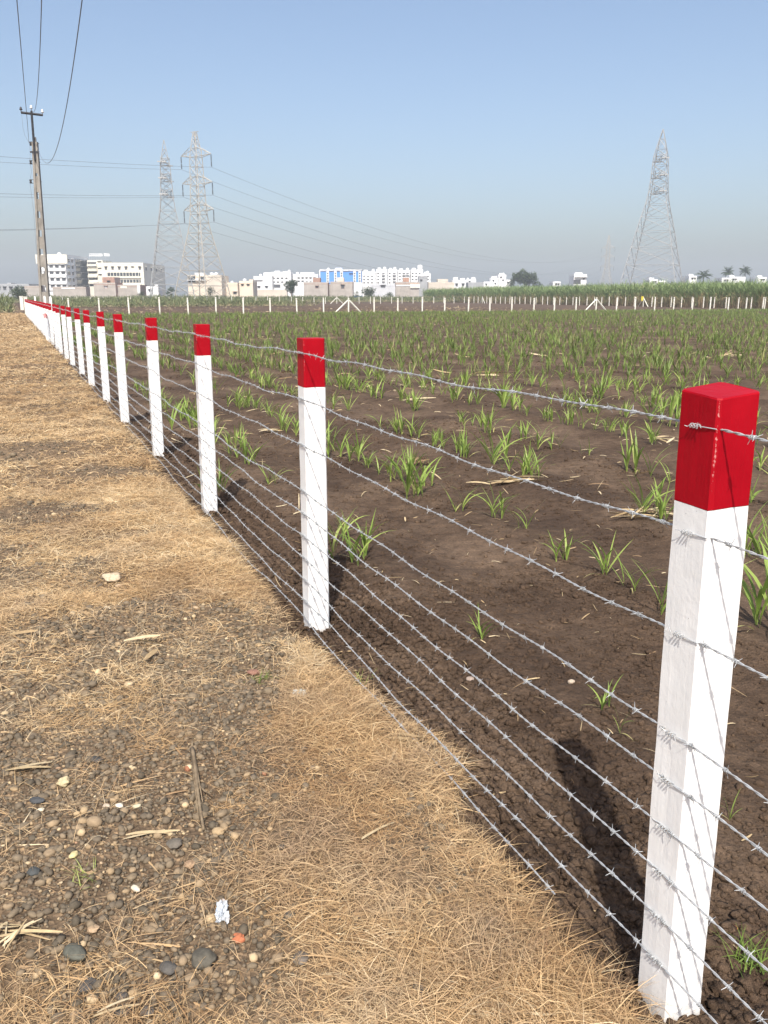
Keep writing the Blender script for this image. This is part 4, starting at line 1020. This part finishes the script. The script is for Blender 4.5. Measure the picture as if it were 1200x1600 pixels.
class Bld:
    """front face at distance Y between two pixel columns; local x runs along the front, y goes back"""
    def __init__(s, name, label, x0, x1, yt, Y, depth, mat, cat='building', parapet=.35, yb=462.5, roof=None):
        a, b_ = at(x0, yt, Y), at(x1, yt, Y); s.x0px, s.x1px, s.Y = x0, x1, Y
        s.k = (b_.x-a.x)/(x1-x0); s.w = b_.x-a.x; s.h = a.z; s.d = depth; s.mat = mat; s.ax = a.x
        s.r = empty(name, (a.x, Y, 0)); tag(s.r, label, cat, 'town buildings beyond the fields')
        mb = MB(); mb.box(0, s.w, 0, depth, -1, s.h-parapet)
        p = .22
        if parapet:
            z0, z1 = s.h-parapet, s.h
            mb.box(0, s.w, 0, p, z0, z1); mb.box(0, s.w, depth-p, depth, z0, z1); mb.box(0, p, p, depth-p, z0, z1); mb.box(s.w-p, s.w, p, depth-p, z0, z1)
        mb.build('wall', mat, s.r)
        if parapet: MB().box(-.06, s.w+.06, -.06, depth+.06, s.h-parapet-.28, s.h-parapet-.14).build('cornice', roof or mat, s.r)
    def X(s, px): return (px-s.x0px)*s.k
    def Z(s, py): return at(s.x0px, py, s.Y).z
    def win(s, px0, px1, py0, py1, mat=None, name='window', pane=True):
        x0, x1, z1, z0 = s.X(px0), s.X(px1), s.Z(py0), s.Z(py1); t = .12
        fr = MB(); fr.box(x0-t, x1+t, -.05, 0.0, z0-t, z0); fr.box(x0-t, x1+t, -.05, 0.0, z1, z1+t); fr.box(x0-t, x0, -.05, 0, z0, z1); fr.box(x1, x1+t, -.05, 0, z0, z1)
        fr.box(x0-t-.1, x1+t+.1, -.55, 0, z1+t+.003, z1+t+.10)                      # sunshade slab
        f = fr.build(name, s.mat, s.r)
        MB().box(x0, x1, -.02, -.004, z0, z1).build('pane', mat or M_win, f)
    def panel(s, px0, px1, py0, py1, mat, name, out=.08, back=0.0):
        x0, x1, z1, z0 = s.X(px0), s.X(px1), s.Z(py0), s.Z(py1)
        return MB().box(x0, x1, -out, -back-.003, z0, z1).build(name, mat, s.r)
    def side_win(s, y0, y1, py0, py1, mat=None, name='window'):
        z1, z0 = s.Z(py0), s.Z(py1)
        f = MB().box(s.w+.003, s.w+.5, y0-.1, y1+.1, z1, z1+.1).build(name, s.mat, s.r)
        MB().box(s.w+.003, s.w+.03, y0, y1, z0, z1-.003).build('pane', mat or M_win, f)
    def block(s, px0, px1, pyt, y0, dep, mat, name='roof_room'):
        x0, x1 = s.X(px0), s.X(px1); MB().box(x0, x1, y0, y0+dep, s.h-.6, s.Z(pyt)).build(name, mat, s.r)
    def tank(s, px, y, d=1.3):
        x = s.X(px); MB().lathe([(d*.5, 0), (d*.5, d*.75), (d*.42, d*.95), (d*.15, d*1.1)], 12, (x, y, s.h-.45)).build('water_tank', M_tank, s.r, True)

# long grey building and wall at the far left
b = Bld('long_building', "long low grey building at the left edge, far away", -30, 45, 443.5, 330, 14, B_grey)
for k in range(7): b.win(-24+k*9.5, -19.5+k*9.5, 448, 453)
b.block(6, 12, 441.5, 3, 5, B_grey); 
Bld('plain_wall', "pinkish brown wall left of the utility pole", 38, 61, 446.5, 300, 5, B_brick2, 'wall', parapet=.2)
# five-storey white institute block
b = Bld('institute_block', "five-storey white block with a cream top floor, right behind the utility pole", 57, 101, 397.5, 345, 27, B_white)
b.panel(56, 105, 397.8, 412, B_cream, 'top_band', .7)
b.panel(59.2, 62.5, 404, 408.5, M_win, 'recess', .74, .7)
for r_i, y in enumerate((414, 424, 434.5, 445)):
    for k in range(4): b.win(66 + k*9.2, 71.8 + k*9.2, y, y+4.6)
    b.panel(63, 100.5, y+5.7, y+9.0, B_white, 'balcony_band', .35)
for r_i, y in enumerate((404, 414, 424, 434.5, 445)):
    for k in range(5): b.side_win(1.5+k*5.0, 4.6+k*5.0, y, y+5.2, M_glass)
    MB().box(b.w+.003, b.w+.35, 8.2, 10.2, b.Z(y+8.3), b.Z(y-.5)).build('side_fin', B_white, b.r)
MB().box(b.w+.003, b.w+.12, 10.6, 26.5, 2, b.h-1.2).build('glass_side', M_glass, b.r)
b.tank(75, 12, 1.6)
b = Bld('stair_tower', "cream stair tower with dark balcony strips between the institute blocks", 136, 160, 406.5, 366, 12, B_cream)
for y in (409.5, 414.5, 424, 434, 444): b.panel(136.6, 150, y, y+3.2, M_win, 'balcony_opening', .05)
for y in (412.7, 420.3, 430, 440): b.panel(136.3, 151, y, y+3.4, B_cream, 'balcony_slab', .9)
for y in (408.3, 418.5, 428.5): b.win(152.5, 157.5, y, y+1.5)
b = Bld('institute_wing', "three-storey cream institute wing right of the stair tower", 158, 223.5, 410.5, 352, 34, B_cream)
for px in (163, 173.5, 184, 194.5, 216): b.win(px, px+3.6, 416.5, 421.5)
b.win(205, 208.5, 416.5, 418)
b.panel(165.5, 218, 426, 431.5, M_glass, 'ribbon_window', .05); b.panel(184, 218, 437.2, 441.8, M_glass, 'ribbon_window', .05)
for k in range(11):
    b.panel(166+k*4.9, 166.8+k*4.9, 426, 431.5, B_cream, 'mullion', .14)
    if k > 3: b.panel(166+k*4.9, 166.8+k*4.9, 437.2, 441.8, B_cream, 'mullion', .14)
b.panel(165, 219, 432, 434.5, B_cream, 'balcony_band', .5); b.panel(183, 219, 443, 445, B_cream, 'balcony_band', .5)
for k in range(4): b.side_win(3+k*8, 5+k*8, 417, 422)
# small white roof letters standing on a frame, too far to read
sg = at(139.5, 400.6, 370); r = empty('roof_sign', (sg.x, 370, sg.z)); kx = .275
mb = MB()
for k in range(9): mb.bar((k*.95, .1, -3.0), (k*.95, .1, 0), .05)
mb.build('frame', B_lgrey, r)
mb = MB(); x = 0; rs = random.Random(4)
for wd in (7, 3):
    for k in range(wd):
        h = rs.uniform(.75, 1.0)*(1.0 if wd == 7 else 1.35); mb.box(x, x+.22, 0, .08, 0, h); mb.box(x+.223, x+.5, 0, .08, h*.42, h*.60); mb.box(x+.503, x+.70, 0, .08, .05, h*.9); x += .80
    mb.box(x-.8*wd, x-.1, -.083, -.003, .98, 1.12); x += .55
mb.build('lettering', wallm('sign_white', (.85,.85,.85), .02), r); tag(r, "small white roof lettering above the cream stair tower", 'sign')
# brick shells in front
b = Bld('brick_wall', "low brown brick wall in front of the five-storey block", 82, 134, 448, 290, 4, B_brick2, 'wall', parapet=.2); b.panel(96, 117, 449.5, 451.5, B_white, 'pale_band', .1)
b = Bld('brick_house', "unfinished stepped brick house before the cream wing", 146, 180, 441.5, 282, 8, B_brick, 'house'); b.block(160, 179, 433, .2, 6, B_brick, 'upper_storey'); b.win(163, 167, 447, 450.5, B_white); b.win(167.5, 171.5, 439, 441)
b = Bld('brick_shed', "long low brick shed right of the stepped brick house", 180.5, 219, 445, 284, 8, B_brick, 'shed'); b.panel(188, 198, 447, 450.5, B_cream, 'doorway', .08); b.panel(214.5, 218.5, 446, 459, B_white, 'white_pillar', .2)
b = Bld('white_hut', "small white hut just right of the cream wing", 228, 247, 447.5, 275, 5, B_white, 'hut'); b.win(232, 235, 452, 456); b.tank(242, 2, 1.1)
# modern house behind the pylon
b = Bld('modern_house', "beige house with dark glazed balcony behind the three-armed pylon", 293, 346, 430, 262, 12, B_peach, 'house')
b.panel(294, 305, 431.5, 441, M_glass, 'glazed_front', .1); b.panel(313, 321, 432, 437.5, M_glass, 'glazed_front', .1); b.panel(292, 322, 437.2, 438.2, B_white, 'balcony_slab', .8)
b.panel(324, 345.5, 431, 462, B_tan, 'blank_wall', .06); b.block(302, 316, 426, 2, 4, B_white); b.tank(328, 3, 1.2); b.tank(335, 3, 1.2)
b = Bld('peach_house', "peach house with a plain wall, right of the beige house", 346.5, 371, 441.5, 268, 9, B_peach, 'house'); b.win(364, 369, 456, 460); b.tank(360, 3, .9)
b = Bld('pale_house', "square pale peach house left of the white blocks", 373.5, 395, 439, 270, 9, B_peach, 'house'); b.win(377, 380, 444, 447); b.win(386, 389, 444, 447); b.tank(380, 3, 1.1); b.block(388, 394, 436.5, 2, 3, B_peach)
# white blocks
b = Bld('white_block', "white stepped block, leftmost of the white apartment blocks", 396, 425, 431.5, 400, 14, B_white)
for k in range(2): b.win(402+k*12, 406+k*12, 447, 450.5)
b.panel(398, 410, 436.5, 437.6, B_lgrey, 'floor_band', .6); b.block(411, 425, 425.5, 2, 8, B_white); b.tank(405, 5, 1.4)
b = Bld('white_block', "white block with a dark ground-floor opening behind the dark green tree", 424, 454, 425, 405, 14, B_white)
for y in (434, 440): 
    for k in range(4): b.win(426+k*6.6, 428.6+k*6.6, y, y+2)
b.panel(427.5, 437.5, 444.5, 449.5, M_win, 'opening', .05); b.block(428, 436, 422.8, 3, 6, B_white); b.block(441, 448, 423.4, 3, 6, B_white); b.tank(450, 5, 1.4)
b = Bld('white_block', "white block between the dark green tree and the blue building", 457.5, 497, 428.5, 412, 14, B_white)
for y in (433.5, 438.5):
    for k in range(5): b.win(465+k*6.2, 468+k*6.2, y, y+2.2)
b.block(468, 490, 425.3, 3, 8, B_white); b.tank(463, 5, 1.4)
Bld('compound_wall', "pale compound wall in front of the leftmost white block", 393, 448, 452.5, 330, 3, B_tan, 'wall', parapet=.2)
# brick shells, centre
b = Bld('brick_house', "brown brick house with white parapet band left below the blue building", 474.5, 512, 441, 300, 10, B_brick, 'house'); b.panel(475, 489, 437, 439.5, B_white, 'parapet_band', .1); b.block(489, 500, 434, .3, 6, B_brick, 'upper_storey'); b.win(493, 497, 447, 450)
b = Bld('brick_house', "pinkish brick house directly below the blue building", 516, 551, 440, 305, 10, B_brick2, 'house'); b.block(527, 537, 433.5, .3, 6, B_peach, 'upper_storey'); b.win(533, 538, 445, 451)
b = Bld('brick_wall', "narrow brown brick wall between the two brick houses", 511.5, 516.5, 444, 306, 6, B_brick, 'wall', parapet=.2)
# blue building
b = Bld('blue_building', "bright blue building with white vertical window bays", 499.5, 565, 422.5, 420, 16, B_blue, roof=B_white)
for px in (510, 522, 531.5, 552, 560):
    b.panel(px, px+4.2, 423.5, 444 if px < 550 else 441, B_white, 'white_bay', .45)
    for y in (427, 431, 435, 439): b.panel(px+1.1, px+3.1, y-1, y+1.4, M_win, 'bay_window', .50, .45)
b.panel(499.5, 565, 421.2, 423.0, B_white, 'white_fascia', .5); b.panel(498.8, 500.3, 422, 437, B_white, 'white_edge', .4)
b.panel(551.5, 565.3, 441.2, 462, B_white, 'white_ground_storey', .35); b.block(523, 534, 418, 3, 8, B_white, 'roof_room'); b.tank(512, 5, 1.6)
for k in range(2): b.win(546+k*3.2, 547.6+k*3.2, 427, 430)
# white apartments
specs = [("white apartment building touching the blue one's right side", 566, 587, 424, 415), ("white apartment building with shaded balconies, second right of the blue one", 588, 605, 420.5, 418),
         ("white apartment building with shaded balconies, third right of the blue one", 606, 621, 421, 417), ("white apartment building with a grey rooftop wall, fourth right of the blue one", 622, 641, 422, 419),
         ("tallest white apartment building with roof tanks, at the right of the row", 642, 661, 421, 420), ("short white apartment building closing the row at right", 661.5, 673, 427, 416)]
for q, (lab, x0, x1, yt, Y) in enumerate(specs):
    b = Bld('apartment_building', lab, x0, x1, yt, Y, 14, B_white)
    w = x1-x0; n_ = max(2, int(w/6))
    for y in (426.5, 431, 436, 441):
        if y < yt+3: continue
        for k in range(n_):
            px = x0+2+k*(w-2.5)/n_
            if q in (1, 2, 3) and k != 0: 
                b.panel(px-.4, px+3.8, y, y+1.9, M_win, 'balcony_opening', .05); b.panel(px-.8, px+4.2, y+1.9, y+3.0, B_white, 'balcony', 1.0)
            else: b.win(px, px+1.7, y, y+2)
    b.block(x0+2, x0+2+w*.3, yt-2.6, 3, 5, B_white); b.tank(x1-4, 5, 1.5)
    if q == 4: b.block(x0+12, x0+17, yt-4.5, 4, 4, B_white, 'stair_room'); b.tank(x0+15, 6, 2.6)
    if q == 3: b.panel(x0+10, x0+19, 431, 433, B_grey, 'grey_wall_panel', .2)
b = Bld('grey_house', "grey unplastered house below the white apartments", 578, 617, 444, 310, 9, B_lgrey, 'house'); b.win(595, 602, 445.5, 449.5)
b = Bld('brick_house', "orange brick house with a raised chimney-like room below the apartments", 618, 655, 440.5, 318, 9, B_orange, 'house'); b.block(630, 639, 434, .3, 5, B_orange, 'upper_storey'); b.panel(619, 656, 445.5, 447, B_white, 'pale_band', .15); b.panel(641, 656, 443.6, 450, B_cream, 'cream_extension', .5)
b = Bld('grey_house', "tall grey bare-concrete house right of the orange brick house", 654, 668, 431.5, 330, 8, B_grey, 'house', parapet=.3); b.win(657, 659.5, 437, 440)
b = Bld('tan_house', "long low tan house right of the apartments", 669.5, 710, 441, 340, 10, B_tan, 'house'); b.block(684, 700, 436, .5, 7, B_tan, 'upper_storey'); b.tank(690, 3, 1)
b = Bld('white_house', "white house cluster with dark doorways right of the long tan house", 707, 731, 437.5, 360, 10, B_white, 'house')
for px in (712, 722): b.win(px, px+3.5, 443, 447.5)
b.block(709, 716, 433, 2, 4, B_white); b.block(720, 727, 434.5, 2, 4, B_white)
b = Bld('white_house', "cream-white house behind the small grey house", 729, 744, 436.5, 365, 9, B_white, 'house'); b.win(733, 735, 439, 441); b.block(737, 743, 433, 1, 4, B_white); b.tank(732, 3, 1)
Bld('grey_house', "small grey house at the right end of the brick houses", 731.5, 756, 441, 342, 9, B_grey, 'house')
for (x0, x1, yt, Y, lab) in ((756, 768, 440, 362, "small white house with a flat roof, left of the white towers"), (767, 778, 434, 366, "white house with a narrow upper room, between two white towers"), (779, 791, 429, 370, "tall white house with rooftop tank left of the broad dark tree"), (790, 798, 437, 372, "low white house touching the broad dark tree")):
    b = Bld('white_house', lab, x0, x1, yt, Y, 9, B_white, 'house'); b.win(x0+3, x0+5, yt+3.5, yt+6); b.win(x0+6.5, x0+8, yt+8, yt+10.5)
    if x0 in (767, 779): b.block(x0+2, x0+7, yt-2.4, 2, 3, B_white); b.tank(x0+9, 3, 1.1)
b = Bld('white_house', "white two-storey house standing alone above the cane, left of the far pylon", 897, 917, 428.5, 330, 8, B_white, 'house')
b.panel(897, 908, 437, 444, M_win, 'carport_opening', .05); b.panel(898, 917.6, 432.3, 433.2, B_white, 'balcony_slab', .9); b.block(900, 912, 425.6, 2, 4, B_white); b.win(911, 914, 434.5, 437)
for (x0, x1, yt, Y, lab, rm) in ((1015, 1028, 436.5, 330, "small white house under the right-hand pylon, left one", 1), (1027, 1041, 438.5, 334, "small white house under the right-hand pylon, right one", 0), (1077, 1089, 431, 336, "white house with a dark side, left of the palms", 1), (1128, 1142, 434, 340, "white house below the middle palm", 0),
                          (1141, 1165, 432.5, 344, "wide white house between two palms", 1), (1185, 1198, 433, 340, "white house near the right edge above the cane", 1), (864, 876, 440, 338, "low white roof peeping over the cane right of the broad dark tree", 0)):
    b = Bld('white_house', lab, x0, x1, yt, Y, 8, B_white, 'house'); b.win(x0+4, x0+6.5, yt+3, yt+6); b.win(x0+8.3, x0+10, yt+3, yt+6)
    if rm: b.block(x0+2, x0+6, yt-3, 2, 3, B_white); b.tank(x0+9, 3, 1)

# ------------------------------------------------------------------ haze
if HAZE > 0:
    hm = bpy.data.materials.new('haze_air'); hm.use_nodes = True; nt_ = hm.node_tree
    nt_.nodes.remove(nt_.nodes['Principled BSDF'])
    pv = nt_.nodes.new('ShaderNodeVolumePrincipled'); pv.inputs['Color'].default_value = (.56, .625, .695, 1); pv.inputs['Density'].default_value = HAZE; pv.inputs['Anisotropy'].default_value = -0.1
    nt_.links.new(pv.outputs[0], nt_.nodes['Material Output'].inputs['Volume'])
    zmin = float(GZ.min())-1.0
    ext = float(max(abs(GX).max(), abs(GY).max()))+20
    tag(MB().box(-ext, ext, -ext, ext, zmin, 62).build('haze', hm), kind='stuff')
